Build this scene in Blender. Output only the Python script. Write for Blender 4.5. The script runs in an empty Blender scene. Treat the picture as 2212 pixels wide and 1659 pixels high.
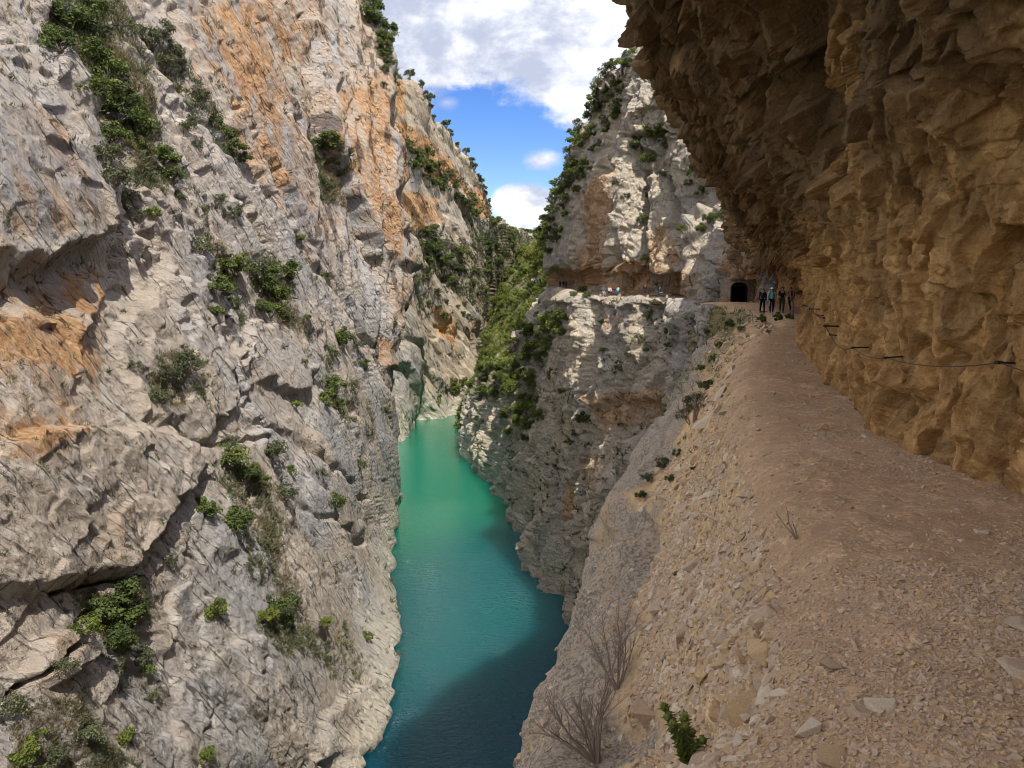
import bpy, bmesh, math, random
import numpy as np
from mathutils import Vector, Matrix
from mathutils.bvhtree import BVHTree
random.seed(7)
rng = np.random.default_rng(7)
scene = bpy.context.scene
COL = scene.collection
R = math.radians

# ---------------------------------------------------------------- camera
PITCH = 7.2
FPX = 1662.0                       # focal length in pixels of a 2212 px wide picture
cam_d = bpy.data.cameras.new("camera")
cam_d.sensor_width = 36.0
cam_d.lens = 36.0 * FPX / 2212.0
cam_d.clip_start = 0.05
cam_d.clip_end = 20000
cam = bpy.data.objects.new("camera", cam_d)
COL.objects.link(cam)
cam.location = (0, 0, 0)
cam.rotation_euler = (R(90 - PITCH), 0, 0)
scene.camera = cam

# ---------------------------------------------------------------- light
SUN = Vector((0.20, -0.60, 0.775)).normalized()      # direction towards the sun
SUN_STRENGTH = 3.4
SKY_STRENGTH = 0.15
sd = bpy.data.lights.new("sun", 'SUN')
sd.energy = SUN_STRENGTH
sd.angle = R(0.5)
sd.color = (1.0, 0.94, 0.85)
sun = bpy.data.objects.new("sun", sd)
COL.objects.link(sun)
sun.rotation_euler = SUN.to_track_quat('Z', 'Y').to_euler()
scene.view_settings.view_transform = 'Standard'
scene.view_settings.look = 'None'
scene.view_settings.exposure = 0.95
scene.view_settings.gamma = 1.0
scene.cycles.filter_width = 0.95
scene.cycles.max_bounces = 6
scene.cycles.diffuse_bounces = 4
scene.cycles.glossy_bounces = 2
scene.cycles.transmission_bounces = 2
scene.cycles.transparent_max_bounces = 4
scene.cycles.caustics_reflective = False
scene.cycles.caustics_refractive = False

# ---------------------------------------------------------------- node helpers
class NT:
    def __init__(self, tree):
        self.t = tree
        self.n = tree.nodes
        self.l = tree.links
    def new(self, kind, **kw):
        nd = self.n.new(kind)
        for k, v in kw.items():
            setattr(nd, k, v)
        return nd
    def put(self, sock, v):
        if hasattr(v, 'is_output'):
            self.l.new(v, sock)
        elif isinstance(v, (tuple, list)) and len(v) == 3 and sock.type == 'RGBA':
            sock.default_value = (*v, 1)
        else:
            sock.default_value = v
    def math(self, op, a, b=0.0, c=None, clamp=False):
        nd = self.new('ShaderNodeMath', operation=op, use_clamp=clamp)
        self.put(nd.inputs[0], a)
        self.put(nd.inputs[1], b)
        if c is not None:
            self.put(nd.inputs[2], c)
        return nd.outputs[0]
    def vmath(self, op, a, b=(0, 0, 0)):
        nd = self.new('ShaderNodeVectorMath', operation=op)
        self.put(nd.inputs[0], a)
        self.put(nd.inputs[1], b)
        return nd.outputs['Value'] if op in ('LENGTH', 'DOT_PRODUCT') else nd.outputs[0]
    def mix(self, f, a, b, blend='MIX'):
        nd = self.new('ShaderNodeMix', data_type='RGBA', blend_type=blend)
        self.put(nd.inputs[0], f)
        self.put(nd.inputs[6], a)
        self.put(nd.inputs[7], b)
        return nd.outputs[2]
    def ramp(self, f, lo, hi, smooth=True):
        nd = self.new('ShaderNodeMapRange', interpolation_type='SMOOTHSTEP' if smooth else 'LINEAR')
        self.put(nd.inputs[0], f)
        self.put(nd.inputs[1], lo)
        self.put(nd.inputs[2], hi)
        return nd.outputs[0]
    def noise(self, vec, scale, detail=4.0, rough=0.55, dist=0.0):
        nd = self.new('ShaderNodeTexNoise')
        self.put(nd.inputs['Vector'], vec)
        self.put(nd.inputs['Scale'], scale)
        nd.inputs['Detail'].default_value = detail
        nd.inputs['Roughness'].default_value = rough
        nd.inputs['Distortion'].default_value = dist
        return nd.outputs[0]
    def voro(self, vec, scale, feature='F1'):
        nd = self.new('ShaderNodeTexVoronoi', feature=feature)
        self.put(nd.inputs['Vector'], vec)
        self.put(nd.inputs['Scale'], scale)
        return nd
    def map(self, vec, scale=(1, 1, 1), rot=(0, 0, 0), loc=(0, 0, 0)):
        nd = self.new('ShaderNodeMapping')
        self.put(nd.inputs['Vector'], vec)
        nd.inputs['Location'].default_value = loc
        nd.inputs['Rotation'].default_value = rot
        nd.inputs['Scale'].default_value = scale
        return nd.outputs[0]
    def attr(self, name, out='Fac'):
        return self.new('ShaderNodeAttribute', attribute_name=name).outputs[out]
    def bump(self, h, strength, distance, normal=None):
        nd = self.new('ShaderNodeBump')
        nd.inputs['Strength'].default_value = strength
        nd.inputs['Distance'].default_value = distance
        self.put(nd.inputs['Height'], h)
        if normal is not None:
            self.l.new(normal, nd.inputs['Normal'])
        return nd.outputs[0]

def new_mat(name):
    m = bpy.data.materials.new(name)
    m.use_nodes = True
    m.node_tree.nodes.clear()
    nt = NT(m.node_tree)
    out = nt.new('ShaderNodeOutputMaterial')
    b = nt.new('ShaderNodeBsdfPrincipled')
    nt.l.new(b.outputs[0], out.inputs['Surface'])
    b.inputs['Roughness'].default_value = 0.9
    b.inputs['Specular IOR Level'].default_value = 0.15
    return m, nt, b

# ---------------------------------------------------------------- world: sky + clouds
world = bpy.data.worlds.new("World")
scene.world = world
world.use_nodes = True
world.node_tree.nodes.clear()
w = NT(world.node_tree)
wout = w.new('ShaderNodeOutputWorld')
wbg = w.new('ShaderNodeBackground')
wbg.inputs['Strength'].default_value = SKY_STRENGTH
sky = w.new('ShaderNodeTexSky', sky_type='NISHITA')
sky.sun_disc = False
sky.sun_elevation = math.asin(SUN.z)
sky.sun_rotation = math.atan2(SUN.x, SUN.y)
sky.air_density = 1.0
sky.dust_density = 0.2
sky.ozone_density = 3.0
hs = w.new('ShaderNodeHueSaturation')
hs.inputs['Saturation'].default_value = 1.35
hs.inputs['Hue'].default_value = 0.52
hs.inputs['Value'].default_value = 0.55
w.l.new(sky.outputs[0], hs.inputs['Color'])
gdir = w.new('ShaderNodeTexCoord').outputs['Generated']
wn1 = w.noise(gdir, 9.0, 8.0, 0.6, 0.15)
wn2 = w.noise(w.map(gdir, (1, 1, 2.2), loc=(3.1, 1.7, 0.4)), 22.0, 5.0, 0.6)
def dir_px(px, py):
    u = (px - 1106) / FPX; v = (829.5 - py) / FPX; t = R(PITCH)
    return Vector((u, math.cos(t) + v * math.sin(t), -math.sin(t) + v * math.cos(t))).normalized()
def cloud_blob(px, py, rx, rz, soft=0.55, nz=0.75, fine=0.25):
    c = dir_px(px, py)
    d = w.vmath('SUBTRACT', gdir, tuple(c))
    d = w.vmath('MULTIPLY', d, (1 / rx, 1 / max(rx, .25), 1 / rz))
    q = w.math('SUBTRACT', 1.0, w.vmath('LENGTH', d))
    q = w.math('ADD', q, w.math('MULTIPLY', w.math('SUBTRACT', wn1, 0.5), nz * 2))
    q = w.math('ADD', q, w.math('MULTIPLY', w.math('SUBTRACT', wn2, 0.5), fine * 2))
    return w.ramp(q, 0.0, soft)
def px_r(p):
    return p / FPX
blobs = [cloud_blob(1010, -70, px_r(620), px_r(232), 0.22, 0.5, 0.2),
         cloud_blob(1290, 90, px_r(260), px_r(150), 0.3, 0.5, 0.2),
         cloud_blob(880, 130, px_r(120), px_r(62), 0.5, 0.4, 0.25),
         cloud_blob(1168, 347, px_r(50), px_r(24), 0.9, 0.5, 0.3),
         cloud_blob(965, 222, px_r(34), px_r(18), 1.6, 0.4, 0.3),
         cloud_blob(1130, 438, px_r(88), px_r(46), 0.35, 0.30, 0.3),
         cloud_blob(1150, 490, px_r(190), px_r(34), 0.7, 0.5, 0.3)]
cm = blobs[0]
for q in blobs[1:]:
    cm = w.math('MAXIMUM', cm, q)
# unseen broken cloud, added overhead and behind to fill the shade
sepd = w.new('ShaderNodeSeparateXYZ')
w.l.new(gdir, sepd.inputs[0])
far_n = w.noise(w.map(gdir, (1, 1, 1.6), loc=(7.3, 2.2, 0)), 3.2, 6.0, 0.55)
far_c = w.ramp(far_n, 0.46, 0.62)
zone = w.math('MAXIMUM', w.ramp(sepd.outputs[2], 0.40, 0.55), w.ramp(sepd.outputs[1], 0.55, 0.30))
cm = w.math('MAXIMUM', cm, w.math('MULTIPLY', far_c, zone))
cshade = w.ramp(w.noise(w.map(gdir, (1, 1, 1.7), loc=(0.3, 5.5, 2.1)), 10.0, 8.0, 0.6, 0.15), 0.36, 0.60)
CLOUD_W, CLOUD_G = (4.1, 4.15, 4.25), (2.0, 2.2, 2.8)
ccol = w.mix(cshade, CLOUD_G, CLOUD_W)
ccol = w.mix(zone, ccol, (9.0, 8.5, 7.7))     # unseen cloud overhead and behind made overbright, as added fill light
wcol = w.mix(cm, hs.outputs[0], ccol)
w.l.new(wcol, wbg.inputs['Color'])
w.l.new(wbg.outputs[0], wout.inputs['Surface'])

# ---------------------------------------------------------------- picture <-> world
_t = R(PITCH); CT, ST = math.cos(_t), math.sin(_t)
def P(px, py, Y):
    """World point seen at picture position (2212-wide pixels) at forward distance Y."""
    u = (px - 1106) / FPX; v = (829.5 - py) / FPX
    dy = CT + v * ST
    k = Y / dy
    return (u * k, Y, (-ST + v * CT) * k)
def proj(p):
    x, y, z = p[..., 0], p[..., 1], p[..., 2]
    zc = np.maximum(y * CT - z * ST, 0.05)
    yc = y * ST + z * CT
    return 1106 + FPX * x / zc, 829.5 - FPX * yc / zc

# ---------------------------------------------------------------- noise
_lat = rng.random((64, 64, 64)).astype(np.float32) * 2 - 1
def vnoise(p, seed=0):
    p = np.asarray(p, np.float32) + np.float32(seed * 17.37)
    i = np.floor(p).astype(np.int32)
    f = (p - i)
    f = f * f * f * (f * (f * 6 - 15) + 10)
    i &= 63
    j = (i + 1) & 63
    x0, y0, z0 = i[:, 0], i[:, 1], i[:, 2]
    x1, y1, z1 = j[:, 0], j[:, 1], j[:, 2]
    fx, fy, fz = f[:, 0], f[:, 1], f[:, 2]
    def L(a, b, t): return a + (b - a) * t
    c00 = L(_lat[x0, y0, z0], _lat[x1, y0, z0], fx)
    c10 = L(_lat[x0, y1, z0], _lat[x1, y1, z0], fx)
    c01 = L(_lat[x0, y0, z1], _lat[x1, y0, z1], fx)
    c11 = L(_lat[x0, y1, z1], _lat[x1, y1, z1], fx)
    return L(L(c00, c10, fy), L(c01, c11, fy), fz)
_rot = np.array([[0.8, 0.36, -0.48], [-0.6, 0.48, -0.64], [0.0, 0.8, 0.6]], np.float32)
def fbm(p, octaves=4, gain=0.5, seed=0, ridge=False):
    p = np.asarray(p, np.float32)
    s = np.zeros(len(p), np.float32); a = 1.0; tot = 0
    for o in range(octaves):
        n = vnoise(p, seed + o)
        if ridge:
            n = 1 - 2 * np.abs(n)
        s += a * n; tot += a
        a *= gain
        p = (p @ _rot) * 2.03
    return s / tot
_hash = rng.random((64, 64, 64, 7)).astype(np.float32)
def facet(p, seed=0, tilt=1.0, jit=0.8, soft=0.16):
    """Broken-rock relief: every random cell is a tilted plane. Returns height (about -1..1) and distance to the cell edge."""
    p = np.asarray(p, np.float32) + np.float32(seed * 9.13)
    b = np.floor(p - 0.5).astype(np.int32)
    n = len(p)
    d1 = np.full(n, 1e9, np.float32); d2 = np.full(n, 1e9, np.float32)
    h = np.zeros(n, np.float32); h2 = np.zeros(n, np.float32); cid = np.zeros(n, np.float32)
    for ox in (0, 1):
        for oy in (0, 1):
            for oz in (0, 1):
                c = b + np.array([ox, oy, oz], np.int32)
                m = c & 63
                hv = _hash[m[:, 0], m[:, 1], m[:, 2]]
                dv = p - (c + 0.5 + (hv[:, :3] - 0.5) * jit)
                d = np.einsum('ij,ij->i', dv, dv)
                hh = (hv[:, 3] * 2 - 1) * 0.6 + tilt * np.einsum('ij,ij->i', dv, hv[:, 4:7] * 2 - 1)
                near = d < d1
                sec = ~near & (d < d2)
                h2 = np.where(near, h, np.where(sec, hh, h2))
                d2 = np.where(near, d1, np.minimum(d2, d))
                h = np.where(near, hh, h); cid = np.where(near, hv[:, 6], cid)
                d1 = np.where(near, d, d1)
    e = np.sqrt(d2) - np.sqrt(d1)
    t = np.clip(e / soft, 0, 1)
    k = 0.5 + 0.5 * t * (2 - t)
    facet.cell = cid
    return h * k + h2 * (1 - k), e
def slabs(t, p, period, seed, drop=0.14):
    """Overlapping beds: long plates that rise gently and break off along an edge. t = distance across the beds."""
    k = t / period + 0.55 * fbm(p / (period * 5), 2, seed=seed)
    i = np.floor(k).astype(np.int32); f = (k - i).astype(np.float32)
    a = _hash[i & 63, (i * 5 + seed) & 63, seed & 63, 1]
    lo = 0.25 + 0.75 * sstep(-0.2, 0.35, fbm(p / (period * 2.6) + a[:, None] * 9, 2, seed=seed + 3))
    slabs.cell = a
    return (0.3 + 0.9 * a) * lo * (np.minimum(f / (1 - drop), (1 - f) / drop) - 0.5)
def sstep(a, b, x):
    t = np.clip((x - a) / (b - a), 0, 1)
    return t * t * (3 - 2 * t)
def poly_sd(x, y, poly):
    """Signed distance (positive inside) to a polygon."""
    poly = np.asarray(poly, np.float32)
    d = np.full(x.shape, 1e9, np.float32); ins = np.zeros(x.shape, bool)
    for k in range(len(poly)):
        ax, ay = poly[k]; bx, by = poly[(k + 1) % len(poly)]
        ex, ey = bx - ax, by - ay
        t = np.clip(((x - ax) * ex + (y - ay) * ey) / (ex * ex + ey * ey + 1e-9), 0, 1)
        d = np.minimum(d, np.hypot(x - ax - t * ex, y - ay - t * ey))
        c = ((ay > y) != (by > y)) & (x < (bx - ax) * (y - ay) / (by - ay + 1e-9) + ax)
        ins ^= c
    return np.where(ins, d, -d)
def line_d(x, y, pts):
    d = np.full(x.shape, 1e9, np.float32)
    for (ax, ay), (bx, by) in zip(pts[:-1], pts[1:]):
        ex, ey = bx - ax, by - ay
        t = np.clip(((x - ax) * ex + (y - ay) * ey) / (ex * ex + ey * ey + 1e-9), 0, 1)
        d = np.minimum(d, np.hypot(x - ax - t * ex, y - ay - t * ey))
    return d

# ---------------------------------------------------------------- surfaces from control nets
def catmull(c, t):
    """c (n, ..., 3) control points, t sample positions in 0..n-1"""
    n = len(c)
    i = np.clip(np.floor(t).astype(int), 0, n - 2)
    f = (t - i).reshape((-1,) + (1,) * (c.ndim - 1))
    p1, p2 = c[i], c[i + 1]
    p0 = np.where((i > 0).reshape(f.shape), c[np.maximum(i - 1, 0)], 2 * p1 - p2)
    p3 = np.where((i < n - 2).reshape(f.shape), c[np.minimum(i + 2, n - 1)], 2 * p2 - p1)
    m1 = (p2 - p0) * 0.5; m2 = (p3 - p1) * 0.5
    # limit the tangents so that uneven spacing does not overshoot
    seg = np.linalg.norm(p2 - p1, axis=-1, keepdims=True) + 1e-6
    for m in (m1, m2):
        l = np.linalg.norm(m, axis=-1, keepdims=True) + 1e-6
        m *= np.minimum(1, 1.3 * seg / l)
    f2, f3 = f * f, f * f * f
    return (2 * f3 - 3 * f2 + 1) * p1 + (f3 - 2 * f2 + f) * m1 + (-2 * f3 + 3 * f2) * p2 + (f3 - f2) * m2
def seg_samples(ctrl, axis, step, lo, hi):
    """Sample positions along an axis of a net, dense where the net is large in the picture."""
    c = np.moveaxis(ctrl, axis, 0)
    out = []
    for k in range(len(c) - 1):
        mx = 0.0
        a, b = c[k], c[k + 1]
        ts = np.linspace(0, 1, 9)[:, None, None]
        q = a[None] * (1 - ts) + b[None] * ts
        X, Y = proj(q)
        vis = (q[..., 1] > 1.0) & (X > -150) & (X < 2360) & (Y > -150) & (Y < 1800)
        L = np.hypot(np.diff(X, axis=0), np.diff(Y, axis=0)) * (vis[1:] & vis[:-1])
        mx = np.percentile(L.sum(0), 85)
        m = int(np.clip(round(mx / step), lo, hi))
        out.append(k + np.arange(m) / m)
    out.append(np.array([len(c) - 1.0]))
    return np.concatenate(out)
def net_surface(ctrl, step=2.4, lo=5, hi=400, stepv=None):
    ctrl = np.asarray(ctrl, np.float64)
    tr = seg_samples(ctrl, 0, stepv or step, lo, hi)
    tc = seg_samples(ctrl, 1, step, lo, hi)
    a = catmull(ctrl, tr)
    g = catmull(np.swapaxes(a, 0, 1), tc)
    g = np.swapaxes(g, 0, 1)
    return g, tr, tc
def grid_normals(g):
    du = np.gradient(g, axis=1); dv = np.gradient(g, axis=0)
    n = np.cross(du, dv)
    return n / (np.linalg.norm(n, axis=-1, keepdims=True) + 1e-9)
def smooth_grid(n, k):
    for _ in range(k):
        n = (n + np.roll(n, 1, 0) + np.roll(n, -1, 0) + np.roll(n, 1, 1) + np.roll(n, -1, 1)) / 5
    return n / (np.linalg.norm(n, axis=-1, keepdims=True) + 1e-9)
def mesh_arrays(name, verts, quads=None, tris=None, mats=None, smooth=False):
    me = bpy.data.meshes.new(name)
    faces = []
    nq = 0 if quads is None else len(quads)
    nt_ = 0 if tris is None else len(tris)
    loops = []
    if nq: loops.append(np.asarray(quads, np.int32).ravel())
    if nt_: loops.append(np.asarray(tris, np.int32).ravel())
    loops = np.concatenate(loops)
    me.vertices.add(len(verts)); me.loops.add(len(loops)); me.polygons.add(nq + nt_)
    me.vertices.foreach_set('co', np.asarray(verts, np.float32).ravel())
    me.loops.foreach_set('vertex_index', loops)
    starts = np.concatenate([np.arange(nq) * 4, nq * 4 + np.arange(nt_) * 3]).astype(np.int32)
    me.polygons.foreach_set('loop_start', starts)
    me.polygons.foreach_set('use_smooth', np.full(nq + nt_, smooth))
    me.update(calc_edges=True)
    if mats:
        for m in mats: me.materials.append(m)
    return me
def set_attr(me, name, vals):
    a = me.attributes.new(name, 'FLOAT', 'POINT')
    a.data.foreach_set('value', np.asarray(vals, np.float32).ravel())
def grid_quads(nr, nc, flip=False):
    i = np.arange(nr * nc).reshape(nr, nc)
    q = np.stack([i[:-1, :-1], i[:-1, 1:], i[1:, 1:], i[1:, :-1]], -1).reshape(-1, 4)
    return q[:, ::-1] if flip else q
def link(name, me, parent=None):
    o = bpy.data.objects.new(name, me)
    COL.objects.link(o)
    if parent is not None: o.parent = parent
    return o
def tag(o, label=None, cat=None, group=None, kind=None):
    if label: o['label'] = label
    if cat: o['category'] = cat
    if group: o['group'] = group
    if kind: o['kind'] = kind
    return o
SURF = {}
def cliff(name, ctrl, disp_fn, mat, label, step=2.4, outward=None, hole=None, attrs=None, smooth=False, stepv=None, nsm=12, blur=1):
    """Loft the net, push it along its normals with disp_fn and link it."""
    g, tr, tc = net_surface(ctrl, step, stepv=stepv)
    nr, nc = g.shape[:2]
    n = smooth_grid(grid_normals(g), nsm)
    flip = False
    if outward is not None:
        o = np.asarray(outward) - g
        s = np.sum(np.einsum('ijk,ijk->ij', n, o) > 0) / n[..., 0].size
        if s < 0.5:
            n = -n; flip = True
    p = g.reshape(-1, 3); nn = n.reshape(-1, 3)
    X, Y = proj(p)
    ctx = dict(p=p, n=nn, X=X, Y=Y, g=g, tr=np.repeat(tr, nc), tc=np.tile(tc, nr), shape=(nr, nc))
    d = disp_fn(ctx)
    if isinstance(d, tuple):
        d, at = d
    else:
        at = {}
    dg = d.reshape(nr, nc)
    for _ in range(blur):
        e = np.pad(dg, 1, mode='edge')
        dg = (4 * dg + 2 * (e[:-2, 1:-1] + e[2:, 1:-1] + e[1:-1, :-2] + e[1:-1, 2:]) + e[:-2, :-2] + e[2:, 2:] + e[:-2, 2:] + e[2:, :-2]) / 16
    v = p + nn * dg.reshape(-1, 1)
    q = grid_quads(nr, nc, flip=not flip)
    if hole is not None:
        hv = hole(v)
        q = q[~hv[q].any(1)]
    me = mesh_arrays(name, v, quads=q, mats=[mat], smooth=smooth)
    for k, a in at.items():
        set_attr(me, k, a)
    o = link(name, me)
    tag(o, label, None, None, 'structure')
    tri = np.concatenate([q[:, [0, 1, 2]], q[:, [0, 2, 3]]])
    SURF[name] = dict(v=v, q=q, n=nn, tri=tri, obj=o, bvh=None)
    return o
def bvh(name):
    s = SURF[name]
    if s['bvh'] is None:
        s['bvh'] = BVHTree.FromPolygons(s['v'].tolist(), s['q'].tolist())
    return s['bvh']
def hit(name, px, py):
    """Point and normal of a built surface seen at a picture position."""
    d = dir_px(px, py)
    loc, nor, idx, dist = bvh(name).ray_cast(Vector((0, 0, 0)), d)
    if loc is None: return None
    if nor.dot(d) > 0: nor = -nor
    return loc, nor
# ---------------------------------------------------------------- rock materials
def rock_mat(name, cols, stain, dark, fine=1.0, stretch=(1, 1, 1), rot=(0, 0, 0), bump=0.6, moss=(0.10, 0.10, 0.045), crack=0.55, tonev=0.3):
    """cols: (grey, warm, pale). Vertex attributes: stain, streak, moss, pale."""
    m, nt, b = new_mat(name)
    co = nt.new('ShaderNodeTexCoord').outputs['Object']
    cs = nt.map(nt.map(co, (1, 1, 1), rot), stretch)
    n1 = nt.noise(cs, 0.09 * fine, 6, 0.6, 0.4)
    n2 = nt.noise(cs, 0.5 * fine, 6, 0.62, 0.3)
    n3 = nt.noise(cs, 2.6 * fine, 5, 0.65)
    c = nt.mix(nt.ramp(n1, 0.36, 0.58), cols[0], cols[1])
    c = nt.mix(nt.math('MULTIPLY', nt.ramp(n2, 0.48, 0.70), 0.65), c, cols[2])
    c = nt.mix(nt.math('MULTIPLY', nt.attr('pale'), 0.8), c, (0.52, 0.47, 0.38))
    st = nt.math('ADD', nt.attr('stain'), nt.math('MULTIPLY', nt.math('SUBTRACT', n2, 0.5), 1.3))
    st = nt.math('MULTIPLY', nt.ramp(st, 0.12, 0.80), nt.ramp(nt.attr('stain'), 0.0, 0.3))
    s2 = nt.mix(nt.ramp(n3, 0.35, 0.7), stain[0], stain[1])
    c = nt.mix(nt.math('MULTIPLY', st, 0.86), c, s2)
    sk = nt.math('ADD', nt.attr('streak_shade'), nt.math('MULTIPLY', nt.math('SUBTRACT', n2, 0.5), 0.9))
    c = nt.mix(nt.math('MULTIPLY', nt.ramp(sk, 0.45, 0.85), 0.75), c, dark)
    mo = nt.math('ADD', nt.attr('moss'), nt.math('MULTIPLY', nt.math('SUBTRACT', n3, 0.5), 1.1))
    c = nt.mix(nt.math('MULTIPLY', nt.ramp(mo, 0.45, 0.75), 0.8), c, moss)
    n4 = nt.noise(nt.map(cs, (1, 1, 1), loc=(9, 4, 7)), 7.0 * fine, 5, 0.7)
    v = nt.math('ADD', nt.math('MULTIPLY_ADD', n3, 0.8, 0.30), nt.math('MULTIPLY', n4, 0.7))
    cr = nt.voro(nt.map(cs, (0.22, 1.15, 1), loc=(1, 7, 3)), 0.8 * fine, 'DISTANCE_TO_EDGE').outputs['Distance']
    cr = nt.math('ADD', cr, nt.math('MULTIPLY', nt.math('SUBTRACT', n3, 0.5), 0.22))
    crk = nt.math('MULTIPLY', nt.ramp(cr, 0.045, 0.0), nt.ramp(n2, 0.46, 0.58))
    v = nt.math('MULTIPLY', v, nt.math('MULTIPLY_ADD', nt.attr('tone'), tonev, 1.0 - 0.5 * tonev))
    v = nt.math('MULTIPLY', v, nt.math('MULTIPLY_ADD', crk, -crack, 1.0))
    mul = nt.new('ShaderNodeMix', data_type='RGBA', blend_type='MULTIPLY')
    mul.inputs[0].default_value = 1.0
    nt.l.new(c, mul.inputs[6])
    cmb = nt.new('ShaderNodeCombineColor')
    for k in range(3): nt.l.new(v, cmb.inputs[k])
    nt.l.new(cmb.outputs[0], mul.inputs[7])
    nt.l.new(mul.outputs[2], b.inputs['Base Color'])
    vo = nt.voro(nt.map(cs, (1, 1, 1), loc=(3, 1, 2)), 1.6 * fine).outputs['Distance']
    h = nt.math('ADD', nt.math('MULTIPLY', nt.noise(cs, 1.3 * fine, 8, 0.72), 1.0), nt.math('ADD', nt.math('MULTIPLY', vo, 0.35), nt.math('ADD', nt.math('MULTIPLY', n3, 0.45), nt.math('MULTIPLY', n4, 0.16))))
    h = nt.math('ADD', h, nt.math('MULTIPLY', crk, -0.9 * crack))
    nt.l.new(nt.bump(h, bump, 0.7 / fine), b.inputs['Normal'])
    b.inputs['Roughness'].default_value = 0.92
    return m

GREY_L = ((0.39, 0.375, 0.365), (0.47, 0.40, 0.325), (0.60, 0.56, 0.50))
ORANGE = ((0.43, 0.20, 0.07), (0.50, 0.325, 0.165))
_d = np.array([0.26, 0.54, -0.80]); _d /= np.linalg.norm(_d)
_n = np.array([0.88, -0.38, 0.30]); _n -= _d * (_n @ _d); _n /= np.linalg.norm(_n)
BED = tuple(Matrix([list(_d), list(np.cross(_n, _d)), list(_n)]).to_euler())     # rotates the beds' dip onto x
M_LEFT = rock_mat("left_limestone", GREY_L, ORANGE, (0.085, 0.08, 0.08), fine=1.0, stretch=(0.55, 1.15, 0.85), rot=BED, bump=1.0, crack=0.65)
M_FAR = rock_mat("far_limestone", ((0.34, 0.32, 0.29), (0.42, 0.35, 0.26), (0.52, 0.47, 0.40)), ORANGE, (0.12, 0.11, 0.10), fine=0.6, stretch=(0.4, 1.2, 0.8), rot=BED, bump=0.9)
M_RIGHT = rock_mat("banded_limestone", ((0.39, 0.36, 0.315), (0.48, 0.41, 0.31), (0.58, 0.53, 0.44)), ((0.40, 0.19, 0.07), (0.47, 0.30, 0.13)), (0.08, 0.075, 0.07), fine=1.2, stretch=(1.15, 1.15, 0.85), bump=0.9)
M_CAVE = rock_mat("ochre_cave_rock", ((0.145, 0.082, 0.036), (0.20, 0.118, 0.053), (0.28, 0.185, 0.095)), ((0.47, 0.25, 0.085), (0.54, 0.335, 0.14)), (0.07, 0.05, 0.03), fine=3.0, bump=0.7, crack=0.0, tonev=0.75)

# ---------------------------------------------------------------- left cliff, near slab
def rows(*rs): return [[tuple(p) for p in r] for r in rs]
A = rows(
 [(-600,75),(-200,95),(50,112),(220,128),(400,145),(540,160),(640,175),(690,185),(720,195)],
 [(-500,56),(-150,66),(50,82),(220,98),(400,120),(560,142),(670,158),(716,166),(752,174)],
 [(-500,48),(-150,56),(50,70),(220,88),(400,110),(560,132),(680,150),(740,160),(780,168)],
 [(-500,45),(-150,53),(50,64),(220,80),(400,103),(560,126),(690,146),(765,157),(815,165)],
 [(-500,41),(-150,49),(50,59),(220,73),(400,96),(560,120),(700,142),(780,152),(838,160)],
 [(-500,36),(-150,44),(50,54),(220,66),(400,88),(560,112),(700,136),(785,148),(850,157)],
 [(-500,34),(-150,42),(50,50),(220,62),(400,80),(560,104),(700,130),(800,148),(885,158)],
 [(-500,32),(-150,39),(50,46),(220,57),(400,73),(560,96),(700,122),(790,142),(850,156)],
 [(-500,31),(-150,37),(50,43),(220,53),(400,68),(560,88),(700,114),(790,138),(841,156)],
 [(-500,29),(-150,35),(50,40),(220,49),(400,63),(560,81),(700,104),(790,132),(851,162)],
 [(-500,28),(-150,33),(50,38),(220,46),(400,58),(560,74),(700,94),(790,122),(852,160)],
 [(-500,27),(-150,32),(50,36),(220,43),(400,54),(560,67),(700,84),(790,106),(856,129)],
 [(-500,26),(-150,31),(50,34),(220,40),(400,49),(560,59),(690,73),(780,86),(858,95)],
 [(-500,26),(-150,30),(50,33),(220,38),(400,47),(550,56),(670,67),(750,77),(822,83.5)],
 [(-500,25),(-150,29),(50,32),(220,37),(400,45),(530,53),(640,62),(715,69),(785,74.5)],
 [(-500,24.5),(-150,28),(50,31),(220,36),(380,44),(480,52),(560,58),(630,63),(700,67)],
 [(-500,24),(-150,28),(50,32),(220,36),(360,42),(440,46),(500,49),(550,51),(600,53)])
A_PY = [-600,-200,0,130,250,400,560,720,830,960,1100,1250,1450,1560,1659,1850,2300]
NA = []
for r, py in zip(A, A_PY):
    pts = [P(px, py, Y) for px, Y in r]
    e = np.array(pts[-1])
    pts.append(tuple(e + np.array([-9, 14, 0.0])))
    pts.append(tuple(e + np.array([-40, 45, 2.0])))
    NA.append(pts)
top = [tuple(np.array(p) + np.array([-40, 30, 25.0])) for p in NA[0]]
NA = [top] + NA + [[tuple(np.array(p) + np.array([4, 0, -22.0])) for p in NA[-1]]]

dA = np.array([0.26, 0.54, -0.80]); dA /= np.linalg.norm(dA)
nA = np.array([0.88, -0.38, 0.30]); nA -= dA * (nA @ dA); nA /= np.linalg.norm(nA)
cA = np.cross(nA, dA)
BA = np.stack([dA, cA, nA], 1).astype(np.float32)       # p @ BA -> along beds, across, normal

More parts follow.
